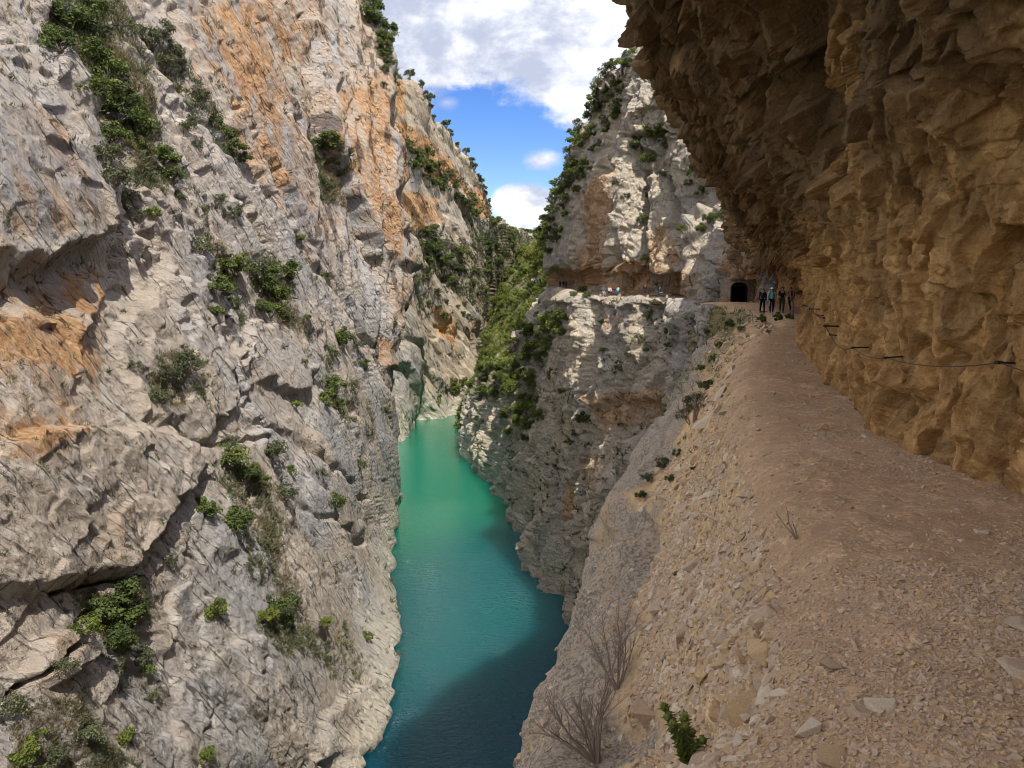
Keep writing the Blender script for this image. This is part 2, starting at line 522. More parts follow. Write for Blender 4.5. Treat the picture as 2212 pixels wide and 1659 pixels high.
PLATES_A = [   # outline seen from the path, metres the rock stands proud, edge softness (px)
 ([(-300,120),(90,110),(140,190),(180,300),(212,420),(196,520),(150,548),(60,562),(-300,566)], 1.8, 18),
 ([(60,118),(140,140),(178,205),(160,262),(120,232),(60,170)], 1.3, 8),
 ([(-300,985),(150,930),(330,930),(422,1010),(400,1062),(330,1152),(250,1232),(120,1272),(-300,1305)], 1.25, 15),
 ([(300,400),(400,420),(480,640),(530,830),(430,960),(300,900),(235,740),(300,640),(250,560)], 0.9, 10),
 ([(640,-20),(760,0),(830,100),(838,250),(862,450),(888,570),(882,640),(852,742),(836,792),(816,700),(812,640),(800,560),(770,490),(722,360),(660,160)], 3.2, 14),
 ([(820,560),(884,590),(880,650),(845,770),(832,790),(815,690)], -2.0, 12),
 ([(540,690),(600,735),(652,800),(664,850),(600,853),(540,816),(505,765)], 1.5, 6),
 ([(30,568),(330,555),(345,610),(240,660),(120,680),(20,640)], -0.9, 28),
 ([(130,600),(215,610),(215,660),(140,720),(120,680)], 0.9, 14),
 ([(430,960),(560,930),(640,1100),(560,1250),(450,1190),(420,1060)], 0.7, 14),
 ([(690,860),(790,930),(800,1150),(730,1160),(650,1010)], 0.8, 14),
 ([(60,1370),(150,1355),(165,1420),(80,1480),(30,1450)], 0.9, 8),
 ([(380,1480),(560,1370),(600,1660),(380,1700)], 0.5, 12),
 ([(700,1540),(800,1470),(852,1490),(830,1560),(780,1640),(700,1640)], 0.9, 10),
]
GROOVES_A = [  # polyline, half width px, depth m
 ([(100,0),(200,200),(230,330),(300,520),(380,700)], 26, 2.0),
 ([(300,60),(420,230),(530,360),(620,480),(720,640),(800,760)], 12, 1.2),
 ([(200,0),(330,170),(440,330),(560,520),(660,700),(760,900)], 13, 1.0),
 ([(150,110),(215,240),(260,420),(270,560)], 16, 1.6),
 ([(640,30),(690,300),(770,470),(800,580),(830,780)], 9, 1.6),
 ([(705,330),(760,470),(790,560)], 10, 2.5),
 ([(420,1020),(380,1100),(260,1240),(100,1290)], 5, 1.4),
 ([(480,560),(470,700),(540,900),(700,1000),(790,1060)], 12, 1.0),
 ([(430,960),(560,950),(640,1090),(790,1180)], 10, 0.7),
 ([(0,1500),(100,1410),(170,1330)], 8, 1.2),
 ([(520,1060),(560,1180),(640,1320),(720,1400)], 8, 0.7),
 ([(300,420),(420,560),(520,780)], 7, 0.8),
 ([(560,560),(680,760),(800,960)], 7, 0.7),
 ([(440,120),(560,330),(690,560),(790,740)], 6, 0.8),
]
STAIN_A = [([(300,-40),(680,-40),(840,150),(870,420),(880,600),(800,560),(700,560),(560,440),(400,220)], 0.36, 70), ([(-60,560),(220,580),(230,800),(160,1000),(-60,1020)], 0.42, 50), ([(-60,250),(140,260),(210,500),(-60,560)], 0.40, 50), ([(820,500),(890,560),(860,780),(820,700)], 0.35, 30), ([(380,40),(520,-20),(650,-20),(660,120),(610,260),(650,420),(700,520),(640,480),(560,400),(510,280),(430,150)], 0.68, 45),
 ([(700,190),(840,180),(862,420),(885,570),(850,600),(800,520),(740,420),(690,300)], 0.66, 30),
 ([(130,590),(215,600),(215,690),(230,760),(200,820),(60,790),(-40,860),(-40,690),(60,660)], 0.85, 24),
 ([(40,900),(150,890),(170,950),(60,990),(-20,1000)], 0.75, 20),
 ([(0,330),(120,300),(200,500),(60,540),(-40,500)], 0.35, 30),
 ([(150,1120),(260,1090),(230,1230),(150,1250)], 0.35, 20),
 ([(60,1360),(170,1340),(110,1440),(40,1480)], 0.4, 20),
 ([(820,740),(850,750),(850,830),(830,800)], 0.8, 12),
 ([(690,0),(800,60),(830,180),(720,180)], 0.36, 30),
 ([(620,430),(720,600),(640,560)], 0.4, 20)]
MOSS_A = [([(80,-50),(240,-50),(330,170),(330,340),(280,350),(180,180),(120,120)], 0.55, 30),
 ([(180,150),(320,330),(330,430),(200,330)], 0.5, 25),
 ([(280,20),(420,150),(540,350),(500,360),(360,190)], 0.45, 20),
 ([(320,330),(420,420),(500,560),(420,480)], 0.45, 20),
 ([(660,290),(740,330),(740,470),(690,430)], 0.5, 15),
 ([(430,520),(640,560),(640,640),(700,720),(560,700),(450,680)], 0.45, 25),
 ([(640,700),(830,880),(800,960),(700,880)], 0.36, 25),
 ([(420,1020),(560,1000),(640,1330),(700,1430),(560,1420),(500,1180)], 0.40, 25),
 ([(130,1280),(330,1260),(360,1540),(230,1500)], 0.40, 25),
 ([(0,1540),(130,1480),(330,1700),(0,1700)], 0.36, 30),
 ([(300,770),(430,770),(430,880),(300,900)], 0.36, 20),
 ([(640,1300),(800,1340),(780,1500),(660,1420)], 0.30, 25)]
def poly_attr(X, Y, lst):
    out = np.zeros(X.shape, np.float32)
    for poly, amt, soft in lst:
        out = np.maximum(out, amt * sstep(-soft, soft, poly_sd(X, Y, poly)))
    return out
def disp_A(c):
    p, X, Y = c['p'].astype(np.float32), c['X'].copy(), c['Y'].copy()
    q = p @ BA
    wv = np.stack([fbm(p / 7, 3, seed=s) for s in (1, 2)], 1)
    fw = 14 * (1 - 0.9 * sstep(560, 640, X))
    X += wv[:, 0] * 30 + fbm(p / 1.6, 3, seed=31) * fw; Y += wv[:, 1] * 30 + fbm(p / 1.3, 3, seed=32) * fw
    near = np.clip(p[:, 1] / 90, 0.45, 1.5)
    d = 1.3 * fbm(q / np.array([60, 12, 20], np.float32), 3, seed=3)
    pil = sstep(630, 720, X) * (1 - sstep(640, 860, Y))
    flat = sstep(260, 420, X)
    q2 = q + wv[:, :1] * 1.2
    f1, e1 = facet(q2 / np.array([20, 3.6, 15], np.float32), 1, 0.9, soft=0.12)
    f2, e2 = facet(q2 / np.array([5.5, 1.1, 7], np.float32), 2, 1.0, soft=0.14)
    tone2 = facet.cell
    f3, e3 = facet(q / np.array([1.5, 0.42, 2.4], np.float32), 3, 1.0, soft=0.2)
    rug = sstep(-0.15, 0.35, fbm(q / np.array([16, 7, 9], np.float32), 3, seed=9)) * 0.75 + 0.25
    f4, e4 = facet(p / np.array([3.2, 3.2, 2.4], np.float32), 22, 1.0, soft=0.12)
    blk = 1 - sstep(350, 600, X)
    tone4 = facet.cell
    ta = q[:, 1] + 0.5 * wv[:, 0] + 0.12 * q[:, 2]
    s1 = slabs(ta, p, 8.5, 200, 0.07); s2 = slabs(ta + 0.3 * wv[:, 1], p, 2.9, 210, 0.12); tone1 = slabs.cell; s3 = slabs(ta, p, 0.95, 220, 0.25)
    sw = 0.35 + 0.65 * sstep(180, 420, X); edge = 1 - 0.75 * sstep(690, 790, X) * sstep(420, 700, Y)
    fl = p[:, 0] * 0.88 + p[:, 1] * 0.42 + 0.8 * wv[:, 0]
    fp, ep = facet(p / np.array([2.6, 2.6, 15], np.float32), 26, 1.0, soft=0.12)
    d += near * (1 - pil) * sw * (2.2 * s1 + edge * (1.0 * s2 + 0.30 * rug * s3))
    d += pil * (2.2 * slabs(fl, p, 6.5, 250, 0.12) + 1.0 * slabs(fl, p, 2.2, 260, 0.18) + 0.55 * fp)
    d += near * ((0.75 - 0.45 * flat) * f1 + edge * (1 - 0.8 * pil) * rug * ((0.42 - 0.14 * flat) * f2 + 0.18 * f3) + 0.7 * blk * f4)
    tone = np.clip(0.5 * tone1 + 0.3 * tone2 + 0.3 * tone4, 0, 1)
    d -= near * rug * 0.35 * (1 - sstep(0.0, 0.10, e1))
    d -= near * rug * 0.22 * (1 - sstep(0.0, 0.12, e2))
    d += 0.10 * fbm(p / 0.9, 3, seed=12)
    for poly, h, soft in PLATES_A:
        d += h * sstep(-soft, soft, poly_sd(X, Y, poly))
    for pts, wd, h in GROOVES_A:
        d -= h * (1 - sstep(0.2, 1.0, line_d(X, Y, pts) / wd))
    st = poly_attr(X, Y, STAIN_A); mo = poly_attr(X, Y, MOSS_A)
    vs = fbm(p / np.array([1.4, 1.4, 16], np.float32), 3, seed=20)
    st = st * np.clip(0.85 + 0.9 * vs, 0.35, 1.15)
    sk = sstep(0.10, 0.5, vs) * (0.45 + 0.5 * sstep(600, 700, X) * (1 - sstep(700, 900, Y)))
    pale = 1 - sstep(-49, -41, p[:, 2] + 3 * vs)
    return d, dict(stain=st, moss=mo + 0.10 * rug, streak_shade=sk, pale=pale, tone=tone)
cliff("cliff", NA, disp_A, M_LEFT, "tall sunlit grey limestone cliff with orange stains and sloping slabs left of the river", outward=(0, 0, 0), step=2.3)

# ---------------------------------------------------------------- left cliff, far buttress
B = [[(740,0,270),(740,250,262),(740,500,255),(740,700,248),(760,850,240),(770,960,240)],
     [(830,140,280),(830,300,272),(835,500,262),(835,700,252),(842,850,247),(850,958,244)],
     [(880,195,290),(880,330,281),(885,500,272),(880,700,262),(880,850,256),(886,944,254)],
     [(940,270,310),(930,380,300),(925,520,288),(910,700,276),(900,830,280),(893,908,286)],
     [(1000,335,335),(985,420,322),(970,540,306),(955,700,294),(945,820,290),(940,903,291)],
     [(1050,400,357),(1040,470,345),(1020,570,325),(1000,700,308),(985,810,302),(975,897,298)],
     [(1076,470,375),(1065,530,362),(1055,600,340),(1035,700,322),(1025,800,312),(1010,890,306)],
     [(1100,490,400),(1090,545,390),(1075,620,370),(1062,700,360),(1050,800,350),(1030,880,340)],
     [(1150,512,440),(1145,560,430),(1130,640,420),(1120,720,410),(1110,800,400),(1090,860,390)]]
NB = np.array([[P(*q) for q in col] for col in B]).transpose(1, 0, 2)
NB = np.concatenate([NB[:1] + np.array([-60, 60, 10.0]), NB[:1] + np.array([-8, 10, -1.0]), NB, NB[-1:] + np.array([1, -1, -12.0])])
STAIN_B = [([(838,170),(870,180),(880,260),(845,250)], 0.8, 8), ([(850,260),(930,300),(1010,400),(1060,470),(1000,440),(930,380),(870,320)], 0.85, 14),
 ([(970,395),(1050,405),(1078,475),(1040,470),(990,430)], 0.85, 8), ([(860,410),(950,430),(960,480),(900,500),(850,470)], 0.75, 14),
 ([(940,660),(985,690),(990,760),(960,730)], 0.85, 10), ([(1020,690),(1040,690),(1040,740),(1025,740)], 0.6, 8)]
MOSS_B = [([(840,270),(920,330),(1060,440),(1075,470),(1000,440),(930,380),(840,310)], 0.55, 10), ([(870,480),(960,500),(1060,560),(1060,690),(980,640),(900,560)], 0.62, 15),
 ([(980,440),(1150,500),(1150,640),(1060,650),(1000,520)], 0.62, 15), ([(890,560),(960,640),(930,700),(890,640)], 0.4, 15), ([(1080,490),(1170,510),(1130,760),(1050,700)], 0.7, 10),
 ([(930,860),(990,820),(1010,850),(940,880)], 0.4, 6)]
def disp_B(c):
    p, X, Y = c['p'].astype(np.float32), c['X'].copy(), c['Y'].copy()
    q = p @ BA
    X += fbm(p / 14, 3, seed=41) * 14; Y += fbm(p / 14, 3, seed=42) * 14
    d = 5.0 * fbm(q / np.array([70, 24, 24], np.float32), 3, seed=43)
    f1, e1 = facet(q / np.array([28, 9, 30], np.float32), 4, 0.9)
    f2, e2 = facet(q / np.array([9, 2.6, 14], np.float32), 5, 0.9)
    rug = sstep(920, 760, Y)
    d += (0.4 + 0.6 * rug) * (2.6 * f1 + 0.9 * f2) - 1.2 * rug * (1 - sstep(0, 0.12, e1))
    toneB = facet.cell
    ta = q[:, 1] + 0.1 * q[:, 2]
    d += 3.2 * slabs(ta, p, 16, 230) + 1.3 * slabs(ta, p, 5.5, 240, 0.2)
    d += 0.3 * fbm(p / 2.0, 3, seed=44)
    vs = fbm(p / np.array([3, 3, 30], np.float32), 3, seed=45)
    pale = 1 - sstep(-45, -32, p[:, 2] + 6 * vs)
    return d, dict(stain=poly_attr(X, Y, STAIN_B), moss=poly_attr(X, Y, MOSS_B), streak_shade=sstep(0.2, 0.6, vs) * 0.5, pale=pale, tone=toneB)
cliff("buttress", NB, disp_B, M_FAR, "far sunlit cliff buttress with orange ledges and a pale foot in the turquoise water", outward=(0, 0, 0), step=2.3)

# ---------------------------------------------------------------- wooded hill closing the gorge
H = [[(1060,560,460),(1050,620,420),(1045,700,370),(1040,770,320),(1010,880,300)],
     [(1110,505,450),(1100,580,400),(1080,660,340),(1060,730,290),(1030,830,262)],
     [(1150,512,440),(1140,575,370),(1120,640,310),(1100,700,265),(1070,790,237)],
     [(1170,500,400),(1165,560,330),(1150,625,280),(1135,680,240),(1110,760,216)],
     [(1190,475,340),(1185,545,280),(1175,610,240),(1165,670,215),(1150,740,201)],
     [(1210,425,300),(1200,520,250),(1190,600,215),(1180,660,200),(1175,720,190)],
     [(1232,390,285),(1225,500,245),(1225,600,212),(1215,650,196),(1200,710,188)]]
NH = np.array([[P(*q) for q in col] for col in H]).transpose(1, 0, 2)
NH = np.concatenate([NH[:1] + np.array([15, 90, -2.0]), NH, NH[-1:] + np.array([-3, -3, -18.0])])
M_HILL = rock_mat("wooded_slope_soil", ((0.20, 0.18, 0.12), (0.16, 0.15, 0.08), (0.30, 0.27, 0.2)), ORANGE, (0.05, 0.05, 0.04), fine=0.5, moss=(0.13, 0.145, 0.045))
def disp_H(c):
    p = c['p'].astype(np.float32)
    f1, e1 = facet(p / 9, 6, 0.9)
    return 4 * fbm(p / 30, 3, seed=51) + 1.6 * f1 + 0.5 * fbm(p / 3, 3, seed=52), dict(moss=0.55 + 0.4 * fbm(p / 20, 2, seed=53), stain=np.zeros(len(p)), streak_shade=np.zeros(len(p)), pale=np.zeros(len(p)), tone=np.full(len(p), 0.5))
cliff("hill", NH, disp_H, M_HILL, "wooded hillside closing the far end of the gorge", outward=(0, 0, 0), step=2.6)

# ---------------------------------------------------------------- right cliff above the trail
C = [[(1312,196,150),(1330,166,135),(1350,126,118),(1374,106,108),(1450,96,104),(1520,90,98),(1600,80,90),(1700,80,85)],
     [(1295,232,165),(1320,218,145),(1350,190,122),(1376,176,106),(1430,190,102),(1500,200,96),(1600,200,88),(1700,200,80)],
     [(1240,320,175),(1275,310,150),(1315,300,122),(1345,290,108),(1410,300,103),(1490,320,98),(1570,330,85),(1680,330,78)],
     [(1205,425,182),(1245,420,155),(1295,420,122),(1325,410,106),(1400,420,102),(1480,430,97),(1560,440,86),(1660,440,74)],
     [(1192,510,185),(1235,510,158),(1290,510,124),(1320,500,104),(1395,510,101),(1470,510,95),(1550,520,80),(1640,520,70.5)],
     [(1185,578,187),(1230,575,160),(1285,572,125),(1320,575,104),(1392,580,100),(1465,580,94),(1548,580,79),(1630,580,71)],
     [(1190,590,192),(1232,590,166),(1287,590,131),(1322,595,107),(1392,600,103),(1465,600,96),(1548,620,79),(1630,610,72)],
     [(1192,615,194),(1232,617,168),(1287,622,134),(1324,632,108),(1392,640,103),(1465,645,95),(1545,652,80),(1630,665,72)]]
NC = np.array([[P(*q) for q in r] for r in C])
NC = np.concatenate([NC[:, :1] + np.array([16, 26, 0.0]), NC, NC[:, -1:] + np.array([5, -2.5, 0.0])], 1)
NC = np.concatenate([NC[:1] + np.array([25, 28, 0.5]), NC, NC[-1:] + np.array([1.0, 0, -3.0])])
STAIN_C = [([(1255,420),(1330,330),(1340,380),(1310,480),(1300,600),(1240,600),(1260,520)], 0.62, 16), ([(1310,560),(1400,560),(1390,640),(1320,640)], 0.62, 8),
 ([(1380,540),(1440,470),(1470,520),(1460,640),(1400,650)], 0.5, 12), ([(1185,575),(1310,575),(1310,620),(1190,620)], 0.7, 6), ([(1330,230),(1380,240),(1400,300),(1345,310)], 0.3, 12),
 ([(1440,590),(1540,580),(1540,650),(1430,650)], 0.5, 12), ([(1560,520),(1640,500),(1640,660),(1580,660)], 0.6, 12)]
MOSS_C = [([(1280,150),(1370,120),(1370,210),(1290,330),(1220,420),(1195,560),(1170,560),(1200,380)], 0.5, 8), ([(1360,310),(1450,270),(1440,360),(1360,400)], 0.5, 8)]
def strata(p, seed, dip=(0.03, 0.02), period=1.3):
    z = p[:, 2] + p[:, 0] * dip[0] + p[:, 1] * dip[1] + 1.1 * fbm(p / 6, 2, seed=seed)
    s = np.zeros(len(p), np.float32)
    for per, a in ((period, 1.0), (period * 0.37, 0.45), (period * 2.9, 0.9)):
        k = z / per
        i = np.floor(k).astype(int)
        f = k - i
        o = _hash[i & 63, (i * 7 + seed) & 63, seed & 63, 0] - 0.5
        s += a * (o - 0.35 * sstep(0.86, 1.0, f) - 0.35 * sstep(0.10, 0.0, f))
    return s
def disp_right(c, amp=1.0, seed=60):
    p = c['p'].astype(np.float32)
    wv = np.stack([fbm(p / 5, 3, seed=seed + s) for s in (1, 2, 3)], 1)
    q = p + wv * np.array([0.9, 0.9, 0.25], np.float32)
    d = 1.7 * fbm(q / np.array([7, 7, 40], np.float32), 3, seed=seed + 4)
    fc, ec = facet(q / np.array([4.2, 4.2, 18], np.float32), 7, 1.1, soft=0.10)
    fb, eb = facet(q / np.array([3.4, 3.4, 4.6], np.float32), 25, 1.1, soft=0.08); disp_right.tone = facet.cell
    f1, e1 = facet(q / np.array([2.4, 2.4, 1.5], np.float32), 8, 0.8)
    f2, e2 = facet(q / np.array([0.9, 0.9, 0.5], np.float32), 9, 0.8)
    d += amp * (1.5 * fc + 0.75 * fb + 0.42 * f1 + 0.2 * f2) - amp * 0.5 * (1 - sstep(0, 0.07, eb))
    disp_right.tone = 0.6 * disp_right.tone + 0.4 * facet.cell
    d -= amp * 1.1 * (1 - sstep(0, 0.10, ec))
    d -= amp * 0.28 * (1 - sstep(0, 0.12, e1))
    band = sstep(-0.25, 0.3, fbm(p / 16, 2, seed=seed + 5))
    d += amp * 0.30 * strata(p, seed + 6, period=2.4) * (0.2 + 0.8 * band)
    d += 0.10 * fbm(p / 0.8, 3, seed=seed + 7)
    return d
PLATES_C = [([(1318,395),(1345,370),(1388,380),(1390,585),(1325,590)], 1.3, 8), ([(1398,385),(1440,372),(1455,460),(1450,590),(1402,588)], 1.1, 8),
 ([(1362,130),(1400,150),(1440,180),(1435,285),(1372,292),(1352,260)], 1.4, 7), ([(1505,480),(1560,470),(1572,560),(1560,655),(1500,650)], 2.0, 8),
 ([(1400,598),(1450,585),(1495,600),(1490,650),(1400,650)], -1.0, 6), ([(1440,130),(1500,190),(1540,380),(1500,470),(1460,380)], 1.0, 10), ([(1205,440),(1255,400),(1262,575),(1192,575)], 1.0, 12)]
GROOVES_C = [([(1392,370),(1396,470),(1394,600)], 6, 1.6), ([(1455,380),(1468,480),(1490,600)], 8, 1.4), ([(1312,330),(1320,450),(1316,620)], 6, 1.4), ([(1350,295),(1440,285),(1470,290)], 5, 1.0), ([(1250,420),(1270,560)], 5, 0.8)]
PLATES_D = [([(1232,645),(1262,640),(1275,700),(1268,900),(1240,1000),(1232,900)], 1.3, 7), ([(1318,650),(1400,640),(1380,760),(1340,860),(1300,960),(1290,820)], 1.2, 9), ([(1345,960),(1392,955),(1385,1010),(1345,1090),(1322,1080)], 1.3, 6),
 ([(1290,880),(1420,860),(1450,930),(1300,960)], -0.8, 8), ([(1240,1010),(1320,1000),(1310,1160),(1250,1200)], 1.0, 8), ([(1420,640),(1540,650),(1470,740),(1420,720)], 0.9, 10), ([(1150,1150),(1220,1080),(1230,1300),(1170,1280)], 0.8, 10)]
GROOVES_D = [([(1283,660),(1285,780),(1272,960),(1240,1080)], 7, 1.5), ([(1222,700),(1218,860),(1190,1020)], 8, 1.6), ([(1238,1040),(1232,1200),(1224,1300)], 4, 1.2), ([(1410,650),(1392,770),(1350,870)], 7, 1.1), ([(1480,690),(1470,760)], 7, 1.2), ([(1180,720),(1170,880),(1140,1000)], 8, 1.3), ([(1080,960),(1075,1060)], 4, 1.0), ([(1120,960),(1110,1100)], 4, 1.0)]
def relief(X, Y, plates, grooves, p, wob=6):
    X = X + fbm(p / 3, 2, seed=160) * wob; Y = Y + fbm(p / 3, 2, seed=161) * wob
    d = np.zeros(len(X), np.float32)
    for poly, h, soft in plates: d += h * sstep(-soft, soft, poly_sd(X, Y, poly))
    for pts, wd, h in grooves: d -= h * (1 - sstep(0.2, 1.0, line_d(X, Y, pts) / wd))
    return d
def disp_C(c):
    X, Y = c['X'], c['Y']
    p = c['p'].astype(np.float32)
    sm = sstep(1200, 1330, X)
    d = disp_right(c, 0.55 + 0.45 * sm) + relief(X, Y, PLATES_C, GROOVES_C, p)
    # stalactite fringe of the overhang
    lip = sstep(540, 575, Y) * (1 - sstep(578, 600, Y))
    d += lip * 1.2 * fbm(p / np.array([1.5, 1.5, 6], np.float32), 2, seed=77)
    fade = sstep(700, 640, Y)
    vs = fbm(p / np.array([1.6, 1.6, 20], np.float32), 3, seed=78)
    return d * (0.25 + 0.75 * fade), dict(stain=poly_attr(X, Y, STAIN_C), moss=poly_attr(X, Y, MOSS_C), streak_shade=sstep(0.1, 0.5, vs) * 0.55, pale=0.4 * sstep(1310, 1350, X) * (1 - sstep(1440, 1500, X)), tone=disp_right.tone)
def tunnel_hole(v):
    return (v[:, 0] > 21.25) & (v[:, 0] < 22.7) & (v[:, 1] > 69) & (v[:, 1] < 82) & (v[:, 2] > -1.9) & (v[:, 2] < 0.6)
cliff("crag", NC, disp_C, M_RIGHT, "pale limestone crag rising above the trail with benches", outward=(0, 60, 0), step=2.1, hole=tunnel_hole)

# ---------------------------------------------------------------- right cliff below the trail, spur in the river
LZ = [-1.35, -8, -16, -24, -34, -44, -50, -60]
LX = [(56, [17.6, 16.8, 16, 15, 13.5, 12, 11, 9]), (68, [17.3, 16.8, 16.2, 15, 13.5, 12, 11, 9]), (76, [17.4, 17, 16.4, 15.6, 14.2, 12.6, 11.6, 10]),
      (84, [16.4, 15.8, 15.2, 14.5, 13.4, 12, 11, 9]), (92, [15.2, 14.6, 14, 13.2, 12.2, 11, 10.4, 9]), (100, [13.2, 12.8, 12.4, 11.8, 11, 10.2, 9.8, 8]),
      (107, [11.2, 10.8, 10.5, 10.2, 9.9, 9.5, 9.2, 8]), (113, [9.2, 9.0, 8.9, 8.8, 8.8, 8.8, 8.8, 7]), (120, [9.5, 9.1, 8.9, 8.6, 8.5, 8.3, 8.3, 7]),
      (128, [9.8, 9, 8.4, 7.6, 6.8, 5.9, 5.2, 4]), (140, [9.8, 9, 8, 6.6, 5.2, 4.1, 3.4, 2]), (160, [9.6, 8.8, 7, 4.5, 2, .8, 0, -2]),
      (178, [9.4, 8.2, 4, 1, -1, -2, -3, -5]), (200, [9.8, 6, 1, -3, -6, -8, -9, -12]), (215, [10.5, 6, 0, -7, -12, -13, -13.4, -15]),
      (232, [12, 7, 2, -5, -13, -14.5, -15, -17]), (250, [14, 8, 3, -3, -13, -15.5, -16.5, -18]), (300, [16, 10, 5, 0, -12, -18, -20, -22])]
ND = []
for y, xs in LX:
    zt = -1.35 + max(0, (y - 110)) * 0.0185 if y < 205 else 0.4 - (y - 205) * 0.05
    if y < 80: zt = -1.9
    wall = 4.2 if y > 70 else 5.5
    ND.append([(xs[0] + wall, y + 1.5, zt + 0.1), (xs[0] + wall * 0.5, y + 0.7, zt), (xs[0] + 0.25, y, zt)] + [(x, y - (0 if k else 0), z if k else zt - 0.5) for k, (x, z) in enumerate(zip(xs, LZ))])
ND = np.array(ND)
ND = np.swapaxes(ND, 0, 1)
STAIN_D = [([(1290,850),(1440,830),(1440,900),(1300,940)], 0.55, 20), ([(1290,680),(1360,680),(1350,720),(1290,720)], 0.3, 10), ([(1250,970),(1330,980),(1320,1060),(1240,1040)], 0.4, 15), ([(1220,1040),(1240,1040),(1240,1280),(1222,1280)], 0.6, 5)]
MOSS_D = [([(1010,800),(1110,740),(1190,690),(1215,650),(1215,740),(1160,800),(1160,930),(1100,880),(1010,870)], 0.65, 12), ([(1040,900),(1150,880),(1150,960),(1060,960)], 0.5, 12),
          ([(1300,760),(1420,640),(1440,700),(1360,800)], 0.3, 16), ([(1200,900),(1260,880),(1240,1000),(1200,1000)], 0.4, 14)]
def disp_D(c):
    p, X, Y = c['p'].astype(np.float32), c['X'], c['Y']
    far = sstep(150, 190, p[:, 1])
    d = disp_right(c, 1.0, 80) + relief(X, Y, PLATES_D, GROOVES_D, p)
    f3, e3 = facet(p / np.array([7, 7, 9], np.float32), 11, 0.9)
    d += far * 1.6 * f3
    k = sstep(1.0, 3.4, c['tr'])                        # the trail itself stays level
    d = d * k + (1 - k) * 0.06 * fbm(p / 0.7, 2, seed=88)
    pale = np.clip(1 - sstep(-49, -44, p[:, 2]) + 0.45 * far, 0, 1)
    vs = fbm(p / np.array([1.6, 1.6, 20], np.float32), 3, seed=89)
    return d, dict(stain=np.maximum(poly_attr(X, Y, STAIN_D), 0.35 * (1 - k)), moss=poly_attr(X, Y, MOSS_D) + 0.03, streak_shade=sstep(0.15, 0.5, vs) * 0.5, pale=pale, tone=disp_right.tone)
cliff("river_cliff", ND, disp_D, M_RIGHT, "banded limestone cliff below the trail, dropping in columns into the river", outward=(-60, 90, 20), step=2.1)

# ---------------------------------------------------------------- near ground: trail, scree bank, slab
E = [[(4.2,-10,-1.6),(-.6,-10,-1.6),(-1.8,-9.5,-2.6),(-3,-9,-4.2),(-4,-8.5,-6),(-7,-8,-25),(-11,-8,-50),(-13,-8,-60)],
     [(4.1,-2,-1.6),(-.6,-.6,-1.62),(-1.1,1.0,-2.5),(-1.3,2.5,-4),(-1.4,4,-5.8),(-4.5,6,-25),(-9,8,-50),(-11,8,-60)],
     [(3.98,3.5,-1.6),(1.18,2.87,-1.6),(1.1,4.3,-2.87),(.75,6,-4),(.17,8,-5.33),(-4,10,-25),(-9,14,-50),(-11,14,-60)],
     [(3.95,5.8,-1.6),(1.45,3.77,-1.6),(1.31,5.2,-2.83),(1.08,7.2,-4.31),(.44,9.3,-5.44),(-3.5,12,-25),(-8.5,18,-50),(-10,18,-60)],
     [(3.95,7.5,-1.6),(1.8,4.7,-1.6),(1.61,6.5,-2.89),(1.5,9,-4.4),(.87,11.5,-5.87),(-3,15,-26),(-8,23,-50),(-10,23,-60)],
     [(4.35,9.5,-1.6),(2.26,6.9,-1.6),(2.14,8.5,-2.95),(2.12,11.5,-4.5),(1.63,15,-6.3),(-2.2,19,-27),(-7,28,-50),(-9,28,-60)],
     [(5.3,12.7,-1.6),(3.07,10.2,-1.6),(2.9,12,-3.1),(3.0,16,-4.8),(2.55,20,-6.55),(-1,25,-28),(-5.5,35,-50),(-7,35,-60)],
     [(6.6,16.7,-1.5),(4.5,15,-1.5),(4.05,16,-2.9),(4.1,20,-4.64),(3.55,25,-7.1),(.5,32,-29),(-3.5,45,-50),(-5,45,-60)],
     [(9.4,25,-1.27),(7.4,23,-1.35),(6.3,23,-2.63),(6.3,27,-4.25),(5.8,31,-6.4),(3,40,-29),(1,56,-50),(-1,56,-60)],
     [(13.7,34,-1.6),(11.6,33.5,-1.75),(9.3,33,-2.5),(9.5,37,-3.55),(9.3,41,-5.7),(7,52,-28),(5.5,66,-50),(4,66,-60)],
     [(18.4,45,-1.75),(15.2,46,-1.75),(13.5,46,-2.06),(13.5,49,-2.9),(13.6,52,-4.4),(12,60,-28),(9.5,72,-50),(8,72,-60)],
     [(23.6,60,-1.7),(18.5,58,-1.7),(16.8,59,-2.1),(16.4,60,-3.5),(16.2,61,-6),(15.2,65,-28),(11,74,-50),(9,74,-60)],
     [(25.5,76,-1.5),(17.6,72,-1.4),(17.3,72.5,-3),(17,73,-6),(16.7,73.5,-10),(15.6,74,-28),(11.6,76,-50),(10,76,-60)]]
NE = np.array(E)
mid = (NE[:, 0] * 0.5 + NE[:, 1] * 0.5) + np.array([0, 0, 0.02])
mid2 = (NE[:, 1] * 0.80 + NE[:, 0] * 0.20) + np.array([0, 0, 0.0])
NE[:, 1, 2] -= 0.13
sho = NE[:, 1] * 0.68 + NE[:, 2] * 0.32 + np.array([0, 0, 0.14])
NE = np.concatenate([NE[:, :1] + np.array([3.5, 0.2, -0.05]), NE[:, :1], mid[:, None], mid2[:, None], NE[:, 1:2], sho[:, None], NE[:, 2:]], 1)
NE = np.swapaxes(NE, 0, 1)     # rows: 0 under the wall, 1 wall foot, 2 mid trail, 3, 4 trail edge, 5 scree, 6 slab, 7 nose, 8.. drop
M_GROUND, nt, b = new_mat("trail_gravel_and_scree")
co = nt.new('ShaderNodeTexCoord').outputs['Object']
g1 = nt.noise(co, 0.7, 5, 0.6); g2 = nt.noise(co, 6.0, 6, 0.65); g3 = nt.noise(co, 34.0, 5, 0.7)
vo = nt.voro(nt.map(co, (1, 1, 1.4)), 26.0)
